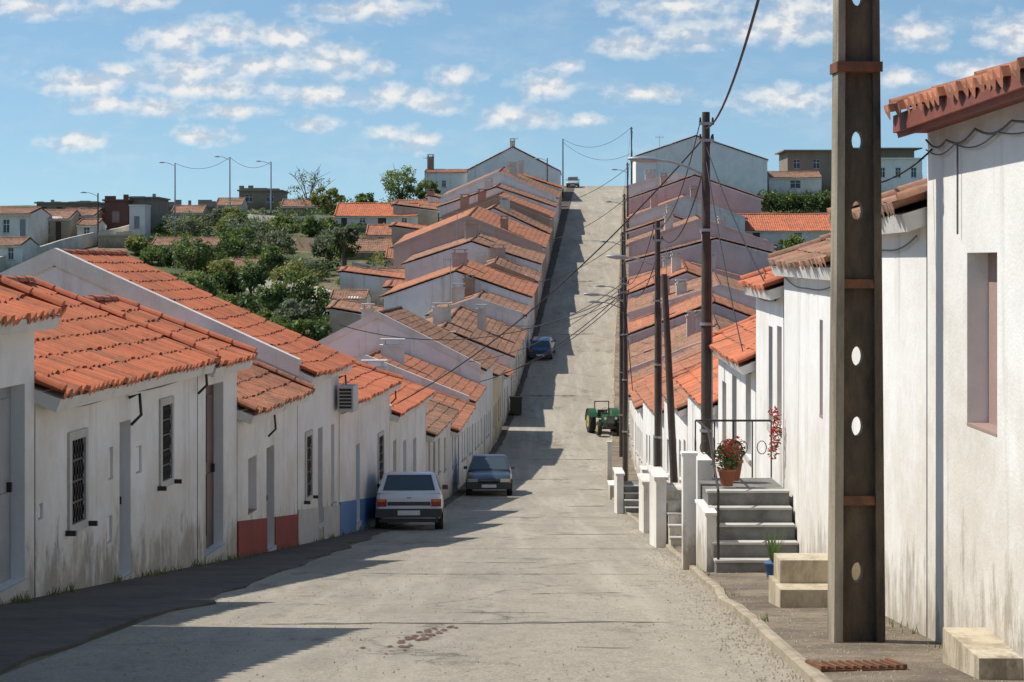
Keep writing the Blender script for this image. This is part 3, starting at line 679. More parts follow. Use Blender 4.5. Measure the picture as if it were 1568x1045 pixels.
# ------------------------------------------------------------------ poles and cables
def concrete_pole(X, Y):
    par = empty('concrete_utility_pole', (X, Y, prof(Y))); zb = prof(Y)
    par.rotation_euler = (0, 0, math.radians(3))
    zlo, zhi = -.4, 9.2
    def W(z): return .205-.0165*z/2*.98
    dp = .13; tw = .042
    m = MB()
    def fl(s0, s1, y0, y1, mat):
        rows = []
        for z in (zlo, zhi):
            w = W(z); k = w/.205
            rows.append([(s0*w, y0*k, z), (s1*w, y0*k, z), (s1*w, y1*k, z), (s0*w, y1*k, z)])
        m.hexa(rows[0]+rows[1], mat)
    fl(-1, -.66, -dp, dp, 0); fl(.66, 1, -dp, dp, 1)  # left flange gets the paler concrete, sunlight painted into its colour
    bands = [b-zb for b in (-3.6, -1.89, -.18, 1.52, 3.22, 4.92, 5.95)]
    edges = []
    for bi, (b0, b1) in enumerate(zip(bands, bands[1:])):
        D = b1-b0
        edges += [(b0, b0+D*.18, False), (b0+D*.18, b0+D*.50, bi > 0), (b0+D*.50, b0+D*.83, True), (b0+D*.83, b1, False)]
    for z0, z1, hole in edges:
        w0, w1 = W(z0)*.665, W(z1)*.665
        if not hole:
            m.hexa([(-w0, -tw, z0), (w0, -tw, z0), (w0, tw, z0), (-w0, tw, z0), (-w1, -tw, z1), (w1, -tw, z1), (w1, tw, z1), (-w1, tw, z1)], 1)
        else:
            cz = (z0+z1)/2; a, b_ = .045, .078; H = (z1-z0)/2; w = (w0+w1)/2
            ang = sorted([i*math.pi/8 for i in range(16)]+[math.atan2(s1*H, s2*w) % (2*math.pi) for s1 in (1, -1) for s2 in (1, -1)])
            R, E = [], []
            for t in ang:
                c, s = math.cos(t), math.sin(t); k = min(w/abs(c) if abs(c) > 1e-6 else 1e9, H/abs(s) if abs(s) > 1e-6 else 1e9)
                zz = s*k; wl = lerp(w0, w1, (zz+H)/(2*H)); R.append((c*k*wl/w, cz+zz)); E.append((a*c, cz+b_*s))
            n = len(ang)
            for k in range(n):
                k2 = (k+1) % n
                for yy in (-tw, tw): m.poly([(R[k][0], yy, R[k][1]), (R[k2][0], yy, R[k2][1]), (E[k2][0], yy, E[k2][1]), (E[k][0], yy, E[k][1])], 1)
                m.poly([(E[k][0], -tw, E[k][1]), (E[k2][0], -tw, E[k2][1]), (E[k2][0], tw, E[k2][1]), (E[k][0], tw, E[k][1])], 0)
    for b_ in bands[1:]:
        w = W(b_)*.655; m.hexa([(-w, -dp*.9, b_-.035), (w, -dp*.9, b_-.035), (w, -tw-.001, b_-.035), (-w, -tw-.001, b_-.035), (-w, -dp*.75, b_+.035), (w, -dp*.75, b_+.035), (w, -tw-.001, b_+.035), (-w, -tw-.001, b_+.035)], 2)
    m.obj('shaft', [M_conc, M_concd, M_rust], par, bevel=.012)
    m = MB(); b_ = bands[3]; w = W(b_)+.012
    m.box(-w, w, -dp-.012, -dp-.002, b_-.03, b_+.05, 0); m.box(-w, w, dp+.0, dp+.012, b_-.03, b_+.05, 0)
    m.box(-w-.004, -w+.006, -dp, dp, b_-.03, b_+.05, 0); m.obj('steel_band', [M_rust], par)
PY = 15.8
concrete_pole(sx(1311, PY), PY)
def lamp_arm(m, base, side, reach=1.2, rise=.35, mat=1):
    b_ = Vector(base); pts = []
    for k in range(7):
        t = k/6; pts.append(b_+Vector((side*reach*t, 0, rise*math.sin(t*1.57))))
    m.tube(pts, .028, 6, mat)
    e = pts[-1]; rows = []
    for t, w, h in ((0, .05, .03), (.1, .09, .06), (.35, .13, .075), (.55, .11, .05), (.65, .04, .02)):
        c = e+Vector((side*t, 0, t*.06)); rows.append([c+Vector((0, w*math.cos(a*math.pi/4), h*math.sin(a*math.pi/4))) for a in range(8)])
    m.grid(rows, mat, None, True, True); m.poly(rows[-1], mat)
def pole(name, X, Y, h, r=.1, lamp=None, lean=(0, 0), mat=M_wood, cross=True):
    g = ground(X, Y); par = empty(name, (X, Y, g)); m = MB()
    m.tube([(0, 0, -.4), (lean[0]*.5, lean[1]*.5, h*.5), (lean[0], lean[1], h)], [r, r*.88, r*.72], 10, 0)
    if cross:
        for z in (h-.25, h-.6): 
            m.box(lean[0]-.16, lean[0]+.16, -.14, -.09, z-.03, z+.03, 1)
            for s in (-.13, .13): m.tube([(lean[0]+s, -.115, z+.03), (lean[0]+s, -.115, z+.13)], [.03, .02], 6, 2)
        m.tube([(r+.02, 0, .0), (r*.8+.02+lean[0]*.7, 0, h*.7)], .022, 6, 1)
        for z in (h*.25, h*.5, h*.72): m.tube([(lean[0]*z/h, 0, z), (lean[0]*z/h, 0, z+.06)], r+.02, 10, 1)
    if lamp: lamp_arm(m, (lean[0]*.85, 0, lamp[0]), lamp[1], lamp[2], lamp[3])
    m.obj('pole', [mat, M_metal, M_iron], par); return Vector((X+lean[0], Y, g+h))
cables = MB()
def cable(a, b_, sag=.6, r=.012, mat=0):
    a, b_ = Vector(a), Vector(b_); cables.tube([a.lerp(b_, t/14)-Vector((0, 0, sag*4*(t/14)*(1-t/14))) for t in range(15)], r, 5, mat)
tops = []
p2 = pole('utility_pole', sx(1081, 42), 42, sz(172, 42)-prof(42), .115, (sz(270, 42)-prof(42), -1, 1.0, .33)); tops.append(p2)
p3 = pole('utility_pole', sx(1007, 60), 60, sz(338, 60)-prof(60), .11, (sz(410, 60)-prof(60), -1, .9, .3)); tops.append(p3)
pole('leaning_utility_pole', sx(1036, 52), 52, sz(420, 52)-prof(52), .11, None, (sx(1017, 52)-sx(1036, 52), 0), cross=False)
for (u, Y, h, lp) in ((957, 79, 8.2, True), (951, 97, 8.3, True), (953, 119, 8.2, True), (953, 142, 8, True), (956, 168, 8, True), (961, 197, 8, True), (967, 229, 9.2, False)):
    t = pole('utility_pole', sx(u, Y), Y, h, .1, (h-1, -1, 1.0, .3) if lp else None); tops.append(t)
for a, b_ in zip(tops, tops[1:]):
    cable(a-Vector((.12, 0, .2)), b_-Vector((.12, 0, .2)), .7); cable(a+Vector((.12, 0, -.5)), b_+Vector((.12, 0, -.5)), .9, .016)
cable((sx(1172, 20), 20, sz(-40, 20)), p2-Vector((0, 0, .35)), .35, .018)
cable((LF(80)+.1, 80, sz(600, 80)+1.2), (tops[2].x, 79, tops[2].z-.3), .6, .014)
cable((sx(520, 62), 62, sz(498, 62)), p3-Vector((0, 0, 1.6)), 1.1, .014)
cable((sx(770, 102), 102, sz(498, 102)), (tops[3].x, 97, tops[3].z-.5), .5, .018)
# service drops from the poles to the houses on both sides
for (i, Yh, dz_) in ((0, 52, -.2), (3, 108, .3), (4, 128, .2), (5, 148, .2), (6, 172, .2), (7, 200, .2), (2, 90, .6)):
    t = tops[i]; e = Vector((LF(Yh)+.1, Yh, prof(Yh)+3.3+dz_)); cable(t-Vector((0, 0, .5)), e, .55, .012+.00008*Yh)
for (i, Yh) in ((1, 66), (2, 86), (3, 104), (4, 127), (5, 150), (6, 178)):
    t = tops[i]; cable(t-Vector((0, 0, .7)), (RF(Yh)-.1, Yh, prof(Yh)+3.2), .25, .012+.00008*Yh)
cable(p2-Vector((0, 0, 1.0)), (RF(36)-.05, 36, -1.9), .2, .012); cable(p2-Vector((0, 0, .7)), (RF(30)-.05, 30, -.6), .2, .012)
cable((RF(16.0), 16.0, .9), (sx(1311, 15.9), 15.9, sz(285, 16)), .08, .008)
hl = pole('street_lamp', sx(862, 240), 240, 7, .09, None, cross=False); 
cable(hl, tops[-1], 1.6, .022); cable(hl-Vector((0, 0, .4)), tops[-1]-Vector((0, 0, 3)), 1.4, .022)
prev = None
for (u, vt, Y) in ((150, 296, 192), (268, 250, 208), (352, 241, 216), (415, 248, 222)):
    t = pole('street_lamp', sx(u, Y), Y, sz(vt, Y)-ground(sx(u, Y), Y), .09, (sz(vt, Y)-ground(sx(u, Y), Y)-.35, -1, 1.1, .4), cross=False, mat=M_metal if u > 200 else M_wood)
    if prev and u > 300: cable(prev, t, .9, .02)
    prev = t
pole('street_lamp', sx(838, 225), 225, 6, .08, (5.6, -1, .8, .3), cross=False)
cables.obj('overhead_cables', [M_cable])
m = MB()
def wallcable(pts, r=.009):
    out = []
    for (a, b_) in zip(pts, pts[1:]):
        for k in range(8):
            t = k/8; z = lerp(a[1], b_[1], t)-.06*math.sin(math.pi*t); y = lerp(a[0], b_[0], t); out.append((RF(y)-.03, y, z))
    m.tube(out, r, 5, 0)
wallcable([(16.1, .98), (15.3, .93), (14.3, .95), (13.2, .93), (11.5, .95)]); wallcable([(16.1, .9), (15.0, .88), (13.6, .88), (12, .9)], .006)
wallcable([(21, .28), (18.5, .1), (16.3, .25)]); wallcable([(29, -.2), (25.5, -.35), (21.6, -.2)]); wallcable([(34, -.6), (29.3, -.55)]); wallcable([(43, -1.9), (39, -2.05), (34.6, -1.95)])
m.tube([(RF(14.9)-.03, 14.9, z) for z in (.88, .2)], .008, 5, 0)
def lwc(pts):
    out = []
    for (a, b_) in zip(pts, pts[1:]):
        for k in range(6):
            t = k/6; out.append((LF(lerp(a[0], b_[0], t))+.03, lerp(a[0], b_[0], t), lerp(a[1], b_[1], t)-.06*math.sin(math.pi*t)))
    m.tube(out, .010, 5, 0)
lwc([(22, -1.62), (25, -1.66), (29.3, -1.64), (32, -1.75)]); lwc([(32.4, -2.6), (37.6, -2.62), (37.9, -2.3), (42.6, -2.3)]); lwc([(43, -3.3), (51, -3.3)])
for (y, z) in ((25.5, -1.75), (29.25, -1.6), (34.6, -2.7), (42.7, -2.5), (51, -3.3)):
    x = LF(y); m.tube([(x+.02, y, z), (x+.16, y, z+.05), (x+.18, y, z-.22), (x+.05, y, z-.35)], .022, 6, 1)
m.obj('facade_cables', [M_cableg, M_iron])
par = empty('air_conditioner'); m = MB(); ac = Frame((LF(38), 38), (LF(42.9), 42.9), 1)
ac.box(m, 4.15, 4.85, .08, .42, sz(632, 42), sz(592, 42), 0); ac.box(m, 4.149-.02, 4.15, .12, .38, sz(628, 42), sz(596, 42), 1)
m.obj('casing', [simple('ac_casing', (.6, .6, .58)), M_iron], par, bevel=.01)
m = MB()
for k in range(6): ac.box(m, 4.115, 4.128, .12, .38, lerp(sz(628, 42), sz(596, 42), k/6), lerp(sz(628, 42), sz(596, 42), k/6)+.02, 0)
m.obj('fan_grille', [M_trim], par)
par = empty('drain_grate', (sx(1312, 13.7), 13.75, prof(13.75)+.075), (math.atan(-.1), 0, .1)); m = MB()
for x in range(9): m.box(-.24+x*.06-.012, -.24+x*.06+.012, -.2, .2, 0, .02, 0)
for y in (-.2, -.1, 0, .1, .2): m.box(-.27, .27, y-.012, y+.012, -.02, -.002, 0)
m.box(-.3, -.27, -.22, .22, -.01, .025, 0); m.box(.27, .3, -.22, .22, -.01, .025, 0)
m.obj('bars', [M_rust], par); m = MB(); m.box(-.28, .28, -.21, .21, -.06, -.025, 0); m.obj('pit', [M_iron], par)
# ------------------------------------------------------------------ stairs, parapets, benches, pots
def steps(name, Y0, x0, x1, n, run, rise, land, wallh=None, rail=False, mat=M_step):
    par = empty(name, (0, 0, 0)); m = MB(.5); g = prof(Y0)
    for k in range(n):
        z = g+rise*(k+1); m.box(x0, x1, Y0+run*k, Y0+run*n+land, g-1.4 if k == 0 else g+rise*k+.002, z, 0)
        m.box(x0-.02, x1, Y0+run*k-.025, Y0+run*k+.2, z+.001, z+.03, 1)
    m.obj('treads', [W_white2 if mat is None else mat, M_trim], par, bevel=.008)
    top = g+rise*n
    if wallh:
        m = MB(.9); m.box(x0-.22, x0-.03, Y0+run*n*.5, Y0+run*n+land, g-1.3, top+wallh, 0); m.box(x0-.26, x0+.01, Y0+run*n*.5-.03, Y0+run*n+land+.03, top+wallh+.002, top+wallh+.06, 0); m.obj('parapet', [W_white], par, bevel=.012)
    if rail:
        m = MB(); rx = x0+.03
        m.tube([(rx, Y0+.05, g), (rx, Y0+.05, g+rise+.95)], .02, 6, 0)
        m.tube([(rx, Y0+.05, g+rise+.95), (rx, Y0+run*n, top+.85), (rx, Y0+run*n+land, top+.85)], .018, 6, 0)
        yb = Y0+run*n+.05
        m.tube([(x0, yb+land, top+.85), (x1, yb+land, top+.85)], .016, 6, 0)
        for k in range(5):
            x = lerp(x0, x1, k/4); m.tube([(x, yb+land, top), (x, yb+land, top+.85)], .012, 6, 0)
            if k < 4:
                cx = lerp(x0, x1, (k+.5)/4); m.tube([(cx+.07*math.cos(q*.63), yb+land, top+.45+.1*math.sin(q*.63)) for q in range(11)], .007, 4, 0)
        m.obj('iron_railing', [M_iron], par)
    return top
t1 = steps('entrance_steps', 26.6, sx(1097, 26.6), RF(27)-.02, 5, .28, .2, 1.6, None, True)
def pillar(m, u0, u1, vb, vt, Y, dy, mat=0, cap=True):
    g = prof(Y); z0, z1 = g-.4, sz(vt, Y); x0, x1 = sx(u0, Y), sx(u1, Y)
    zs = [z0, g+.35, g+.8, z1] if z1 > g+1 else [z0, z1]
    for a, b_ in zip(zs, zs[1:]):     # UV v stores height above ground so damp stains stay low
        for q in (((x0, Y), (x1, Y)), ((x1, Y), (x1, Y+dy)), ((x1, Y+dy), (x0, Y+dy)), ((x0, Y+dy), (x0, Y))):
            m.poly([(*q[0], a), (*q[1], a), (*q[1], b_), (*q[0], b_)], mat, [(0, a-g), (1, a-g), (1, b_-g), (0, b_-g)])
    m.poly([(x0, Y, z1), (x1, Y, z1), (x1, Y+dy, z1), (x0, Y+dy, z1)], mat)
    if cap: m.box(x0-.02, x1+.02, Y-.02, Y+dy+.02, z1+.001, z1+.04, mat)
m = MB(1.2); pillar(m, 1046, 1066, 865, 698, 28.6, .25); pillar(m, 1068, 1091, 870, 705, 29.3, 1.2, cap=False); pillar(m, 1082, 1097, 880, 790, 26.9, 1.5)
m.obj('white_parapet', [W_white])
steps('entrance_steps', 36.5, sx(1027, 36.5), RF(37)-.9, 5, .25, .19, 1.2, .25, False, None)
steps('entrance_steps', 44.5, sx(1003, 44.5), RF(45)-.2, 4, .25, .19, 1.2, .3, False, None)
steps('entrance_steps', 57, sx(958, 57), RF(57)-.2, 4, .25, .18, 1.2, .35, False)
m = MB(1.2); pillar(m, 984, 1003, 795, 722, 47, .9); m.obj('white_parapet', [W_white])
m = MB(1.2); pillar(m, 930, 937, 725, 678, 80, .25); pillar(m, 934, 950, 760, 745, 68, 1.5); m.obj('gate_pillar', [W_white])
W_step = wallmat('doorstep_render', (.62, .56, .45), dirt=(.10, .085, .06), amount=1.0)
m = MB(.55); g = prof(19.6)
m.box(sx(1195, 19.6), RF(19.6)-.02, 19.6, 20.5, g-.4, g+.24, 0); m.box(sx(1200, 19.6)+.02, RF(19.6)-.02, 20.0, 20.5, g+.242, g+.47, 0); m.obj('doorstep', [W_step], None, bevel=.025)
m = MB(.5); g = prof(13.8); m.box(3.05, RF(13.8), 13.0, 14.1, g-.3, g+.28, 0); m.obj('doorstep', [W_step], None, bevel=.03)
def leaves(m, c, r, n, size, mats, rg, flat=1.0):
    for i in range(n):
        v = Vector((rg.gauss(0, 1), rg.gauss(0, 1), rg.gauss(0, 1))).normalized()*r*rg.random()**.45; v.z *= flat
        p = Vector(c)+v; a = Vector((rg.gauss(0, 1), rg.gauss(0, 1), rg.gauss(0, 1))).normalized(); b_ = a.cross(Vector((rg.gauss(0, 1), rg.gauss(0, 1), rg.gauss(0, 1)))).normalized()
        s = size*rg.uniform(.6, 1.3); m.poly([p-a*s, p-b_*s*.45, p+a*s, p+b_*s*.45], rg.choice(mats))
def pot_plant(name, X, Y, z, pm, lm, fm=None, h=.3, r=.13, lh_=.35, spiky=False):
    par = empty(name, (X, Y, z)); m = MB(); m.tube([(0, 0, 0), (0, 0, h*.85), (0, 0, h*.86), (0, 0, h)], [r*.7, r, r*1.12, r*1.12], 14, 0); m.obj('pot', [pm], par)
    m = MB(); rg = random.Random(int(X*100))
    if spiky:
        for i in range(40):
            a = rg.uniform(0, 6.28); l = rg.uniform(.15, .4)*1.1; o = rg.uniform(.05, .22)
            m.poly([(.02*math.cos(a+1.5), .02*math.sin(a+1.5), h), (-.02*math.cos(a+1.5), -.02*math.sin(a+1.5), h), (o*math.cos(a), o*math.sin(a), h+l)], 0)
    else: leaves(m, (0, 0, h+lh_*.45), lh_*.6, 420, .035, [0], rg)
    if fm: leaves(m, (0, 0, h+lh_*.6), lh_*.62, 130, .028, [1], rg)
    m.obj('foliage', [lm, fm or lm], par)
pot_plant('potted_flowers', sx(1113, 28.3), 28.3, t1+.03, M_pot, L_dark, L_red, .24, .12, .36)
pot_plant('potted_flowers', sx(1122, 29.0), 29.0, t1+.03, M_pot, L_dark, L_red, .3, .14, .3)
pot_plant('potted_plant', sx(1184, 25.2), 25.2, prof(25.2)+.06, M_bluepot, L_mid, None, .2, .11, .3, True)
m = MB(); rg = random.Random(2)
for k in range(9): leaves(m, (RF(29)-.12-.05*rg.random(), 28.9+rg.uniform(-.15, .15), sz(695-k*8, 29)), .09, 34, .03, [0, 1, 1], rg)
m.obj('hanging_flowers', [L_mid, L_red])
# ------------------------------------------------------------------ vegetation
def tree(name, X, Y, top, r, mats, n=2600, ls=.13, seed=0, bare=False, squash=.8):
    g = ground(X, Y); H = max(2.0, top-g); rg = random.Random(seed); par = empty(name, (X, Y, g))
    m = MB(); th = H-min(r*squash*1.7, H*.8); tips = []
    m.tube([(0, 0, -.3), (.05*H*rg.uniform(-1, 1), 0, th*.6), (0, 0, th+.1*H)], [.05*H*.6+.03, .035*H*.6+.02, .03*H*.5], 8, 0)
    for k in range(9):
        a = k*2.4+rg.random(); q = r*rg.uniform(.45, .85); zt = lerp(th+.1*H, H*.95, rg.random())
        mid = Vector((math.cos(a)*q*.45, math.sin(a)*q*.45, lerp(th*.85, zt, .55))); tip = Vector((math.cos(a)*q, math.sin(a)*q, zt))
        m.tube([(0, 0, th*.8), mid, tip], [.028*H*.5, .016*H*.5, .008], 5, 0); tips.append(tip)
        if bare:
            for j in range(9):
                st = mid.lerp(tip, rg.random()); e = st+Vector((rg.gauss(0, .4), rg.gauss(0, .4), rg.uniform(.2, .9)))*r*.4; m.tube([st, st.lerp(e, .5)+Vector((rg.gauss(0, .05), 0, 0)), e], [.03, .022, .01], 4, 0)
    m.obj('trunk', [M_bark], par)
    m = MB(); cz = H-r*squash
    nc = 34; sk = [rg.uniform(.75, 1.25) for _ in range(3)]
    for k in range(nc):
        v = Vector((rg.gauss(0, 1), rg.gauss(0, 1), rg.gauss(0, 1))).normalized()*rg.uniform(.35, 1)**.6*r*.82
        c = Vector((v.x*sk[0], v.y*sk[1], cz+v.z*squash)); cr = r*rg.uniform(.16, .34)
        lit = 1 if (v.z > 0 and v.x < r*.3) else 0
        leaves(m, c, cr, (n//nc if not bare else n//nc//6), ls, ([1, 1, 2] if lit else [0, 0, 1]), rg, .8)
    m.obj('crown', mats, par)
G = [L_dark, L_mid, L_light]; O = [L_dark, L_olive, L_olive]; Yl = [L_mid, L_yel, L_light]
TL = [('olive_tree', 282, 200, 322, 2.8, O), ('olive_tree', 378, 196, 328, 2.9, O), ('orange_tree', 298, 174, 366, 2.5, Yl), ('orange_tree', 440, 206, 352, 2.2, G),
    ('olive_tree', 470, 172, 385, 2.6, O), ('fig_tree', 482, 150, 430, 2.3, G), ('orange_tree', 500, 200, 352, 1.9, G), ('orange_tree', 430, 150, 450, 2.0, G),
    ('orange_tree', 540, 162, 425, 1.5, G), ('fig_tree', 345, 160, 412, 2.0, G), ('poplar_tree', 614, 232, 246, 3.2, [L_mid, L_light, L_light]), ('bare_tree', 472, 228, 256, 3.0, [L_dark, L_yel, L_yel]),
    ('shrub_tree', 500, 222, 285, 1.8, [L_mid, L_yel, L_light]), ('shrub_tree', 655, 229, 272, 1.8, G), ('shrub_tree', 826, 229, 279, 1.7, [L_mid, L_light, L_light]), ('orange_tree', 1218, 186, 366, 2.0, G),
    ('shrub_tree', 1392, 246, 258, 1.9, G), ('orange_tree', 242, 180, 384, 2.0, G), ('olive_tree', 330, 214, 318, 2.2, O), ('orange_tree', 400, 176, 396, 2.0, G), ('shrub_tree', 560, 226, 292, 1.8, G), ('fig_tree', 517, 150, 444, 1.6, G),
    ('fig_tree', 360, 142, 445, 2.0, G), ('orange_tree', 410, 138, 470, 1.8, G), ('orange_tree', 470, 136, 480, 1.8, G), ('olive_tree', 290, 150, 410, 2.2, Yl),
    ('olive_tree', 246, 210, 318, 2.0, O), ('shrub_tree', 20, 205, 318, 2.0, G), ('shrub_tree', 150, 216, 308, 1.8, G), ('shrub_tree', 208, 186, 375, 1.3, Yl)]
rt = random.Random(21)
for k in range(26):
    Y = rt.uniform(140, 215); u = rt.uniform(250, 530); X = sx(u, Y)
    h = rt.uniform(2.8, 4.8); v = 400-(ground(X, Y)+h)/Y*F
    TL.append((rt.choice(['orange_tree', 'olive_tree', 'fig_tree']), u, Y, max(v, 330), rt.uniform(1.3, 2.4), rt.choice([G, G, O, Yl])))
for i, (nm, u, Y, v, r, mt) in enumerate(TL):
    tree(nm, sx(u, Y), Y, sz(v, Y), r, mt, n=2400 if i < 26 else 1500, ls=.17, seed=i, bare=(nm == 'bare_tree'))
m = MB(); rg = random.Random(8)
for k in range(190):
    Y = rg.uniform(120, 222); u = rg.uniform(225, 600); X = sx(u, Y)
    if LF(Y)-X < 13: continue
    g = ground(X, Y); r = rg.uniform(.6, 1.4)
    for j in range(4): leaves(m, (X+rg.gauss(0, r*.5), Y+rg.gauss(0, r*.5), g+r*.5), r*.6, 50, .16, rg.choice([[0, 1], [1], [1, 2], [3], [0]]), rg, .7)
m.obj('shrubs', [L_dark, L_mid, L_light, L_yel])
m = MB()
for k in range(80):
    u = rg.uniform(430, 700); Y = rg.uniform(218, 240); X = sx(u, Y); g = ground(X, Y)
    leaves(m, (X, Y, g+.6), rg.uniform(.7, 1.3), 80, .18, rg.choice([[0, 1], [1], [1, 2]]), rg, .7)
m.obj('hilltop_shrubs', [L_dark, L_mid, L_light])
m = MB()
for k in range(100):
    Y = 222+rg.uniform(-1, 1); X = lerp(sx(1168, Y), sx(1420, Y), k/100); 
    leaves(m, (X, Y, sz(304, Y)+rg.uniform(-.5, .2)), .9, 80, .17, rg.choice([[0], [0, 1], [1, 2]]), rg, .9); leaves(m, (X, Y, sz(316, Y)), .9, 50, .17, [0], rg, .9)
m.obj('hedge', [L_dark, L_mid, L_light])
# ------------------------------------------------------------------ vehicles
def carpaint(name, c, r=.3):
    m, nt, b = newmat(name); b.inputs['Roughness'].default_value = r; b.inputs['Coat Weight'].default_value = .6; b.inputs['Coat Roughness'].default_value = .08
    nt.links.new(mixc(nt, mrange(nt, nz(nt, 3, 6), .4, .7, 0, .25), c, tuple(x*.7+.03 for x in c)), b.inputs['Base Color']); return m
M_plast = simple('bumper_plastic', (.045, .045, .048), (.06, .06, .06), 5, .6)
M_tail, nt, b = newmat('tail_light'); b.inputs['Base Color'].default_value = (.35, .015, .01, 1); b.inputs['Roughness'].default_value = .2
M_amber, nt, b = newmat('indicator'); b.inputs['Base Color'].default_value = (.6, .2, .02, 1); b.inputs['Roughness'].default_value = .2
M_head, nt, b = newmat('headlight'); b.inputs['Base Color'].default_value = (.55, .58, .6, 1); b.inputs['Roughness'].default_value = .1; b.inputs['Metallic'].default_value = .6
def car(name, X, Y, yaw, paint, style):
    g = prof(Y); sl = (prof(Y+1)-prof(Y-1))/2
    flip = math.cos(yaw) < 0
    par = empty(name, (X, Y, g+.012), (math.atan(sl)*(-1 if flip else 1), 0, yaw))
    if style == 'hatch':
        st = [(-1.84, .36, .72, .70), (-1.80, .27, .84, .765), (-1.5, .22, .90, .785), (-.6, .2, .89, .80), (.4, .2, .87, .80), (.9, .2, .85, .79), (1.5, .22, .77, .775), (1.78, .28, .68, .74), (1.85, .36, .58, .69)]
        gh = dict(b0=-1.80, b1=.85, t0=-1.42, t1=.22, z=1.31, wb=.745, wt=.60, zb=.86); wr = .27
        wy = (-1.2, 1.2)
    else:
        st = [(-2.15, .36, .78, .72), (-2.1, .27, .90, .79), (-1.6, .22, .93, .82), (-.6, .2, .90, .83), (.5, .2, .88, .83), (.95, .2, .86, .82), (1.6, .22, .76, .80), (1.98, .27, .66, .76), (2.1, .34, .56, .68)]
        gh = dict(b0=-1.65, b1=1.05, t0=-.95, t1=.25, z=1.36, wb=.76, wt=.60, zb=.87); wy = (-1.3, 1.3); wr = .29
    m = MB(); rows = []
    for (y, zb, zt, w) in st:
        half = [(0, zb), (w*.8, zb), (w*.96, zb+.07), (w, zb+.2), (w*1.0, (zb+zt)/2+.05), (w*.975, zt-.10), (w*.93, zt-.02), (w*.84, zt+.008), (w*.4, zt+.022), (0, zt+.028)]
        rows.append([(x, y, z) for x, z in half]+[(-x, y, z) for x, z in reversed(half[1:-1])])
    m.grid(rows, 0, None, True, True); m.poly(list(reversed(rows[0])), 0); m.poly(rows[-1], 0)
    m.obj('body', [paint], par)
    g_ = gh; B = [(-g_['wb'], g_['b0']), (g_['wb'], g_['b0']), (g_['wb'], g_['b1']), (-g_['wb'], g_['b1'])]; T = [(-g_['wt'], g_['t0']), (g_['wt'], g_['t0']), (g_['wt'], g_['t1']), (-g_['wt'], g_['t1'])]
    v = [Vector((x, y, g_['zb'])) for x, y in B]+[Vector((x*1.0, y, g_['z'])) for x, y in T]
    me = bpy.data.meshes.new('cabin'); top2 = [Vector((t.x*.8, lerp(t.y, (g_['t0']+g_['t1'])/2, .25), g_['z']+.035)) for t in v[4:]]
    me.from_pydata(v+top2, [], [(0, 1, 5, 4), (1, 2, 6, 5), (2, 3, 7, 6), (3, 0, 4, 7), (4, 5, 9, 8), (5, 6, 10, 9), (6, 7, 11, 10), (7, 4, 8, 11), (8, 9, 10, 11)]); me.materials.append(paint)
    o = bpy.data.objects.new('cabin', me); scene.collection.objects.link(o); o.parent = par
    bv = o.modifiers.new('b', 'BEVEL'); bv.width = .035; bv.segments = 3
    for p in me.polygons: p.use_smooth = True
    m = MB()
    def pane(q, s0, s1, t0, t1, mat=0, off=.006):
        a, b2, c, d_ = q; n = (b2-a).cross(d_-a).normalized(); ctr = (a+b2+c+d_)/4
        if n.dot(ctr-Vector((0, (g_['b0']+g_['b1'])/2, 1.0))) < 0: n = -n
        f = lambda s, t: (a*(1-s)+b2*s)*(1-t)+(d_*(1-s)+c*s)*t+n*off
        m.poly([f(s0, t0), f(s1, t0), f(s1, t1), f(s0, t1)], mat)
        for e in ((s0-.012, s0, t0, t1), (s1, s1+.012, t0, t1), (s0-.012, s1+.012, t1, t1+.03), (s0-.012, s1+.012, t0-.03, t0)):
            n2 = n*(off+.002); ff = lambda s, t: (a*(1-s)+b2*s)*(1-t)+(d_*(1-s)+c*s)*t+n2
            m.poly([ff(e[0], e[2]), ff(e[1], e[2]), ff(e[1], e[3]), ff(e[0], e[3])], 1)
    rear = (v[0], v[1], v[5], v[4]); front = (v[3], v[2], v[6], v[7]); rs = (v[1], v[2], v[6], v[5]); ls = (v[0], v[3], v[7], v[4])
    pane(rear, .09, .91, .16, .9); pane(front, .05, .95, .08, .92)
    for q in (rs, ls): pane(q, .10, .49, .16, .88); pane(q, .53, .90, .16, .88)
    m.obj('windows', [M_glassc, M_iron], par)
    m = MB()
    for y in wy:
        for s in (-1, 1):
            hw = .80 if style == 'hatch' else .83
            m.tube([(s*(hw-.20), y, wr), (s*(hw-.19), y, wr), (s*(hw-.02), y, wr), (s*(hw-.0), y, wr)], [wr-.03, wr, wr, wr-.03], 22, 0)
            m.tube([(s*(hw-.0), y, wr), (s*(hw+.008), y, wr)], [wr*.62, wr*.5], 14, 1)
            arch = [(s*(hw+.003), y+(wr+.05)*math.cos(t*math.pi/10), wr+(wr+.06)*math.sin(t*math.pi/10)) for t in range(11)]
            m.poly(arch, 0)
    m.obj('wheels', [M_rub, M_metal], par)
    m = MB(); rb, fb = st[0][0], st[-1][0]; w = st[1][3]
    m.box(-w-.01, w+.01, rb-.07, rb+.10, .30, .50, 0); m.box(-w-.01, w+.01, fb-.10, fb+.07, .27, .47, 0)
    m.box(-w*.9, w*.9, rb+.05, rb+.4, .18, .3, 0)
    for s in (-1, 1):
        m.box(s*(w+.0)-.02, s*(w+.0)+.02, -1.0, .95, .50, .545, 0)
        m.hexa([(s*(w+.0), .62, .90), (s*(w+.14), .62, .90), (s*(w+.14), .74, .91), (s*(w+.0), .74, .91), (s*(w+.0), .62, 1.01), (s*(w+.13), .62, 1.01), (s*(w+.13), .72, 1.0), (s*(w+.0), .72, 1.0)], 0)
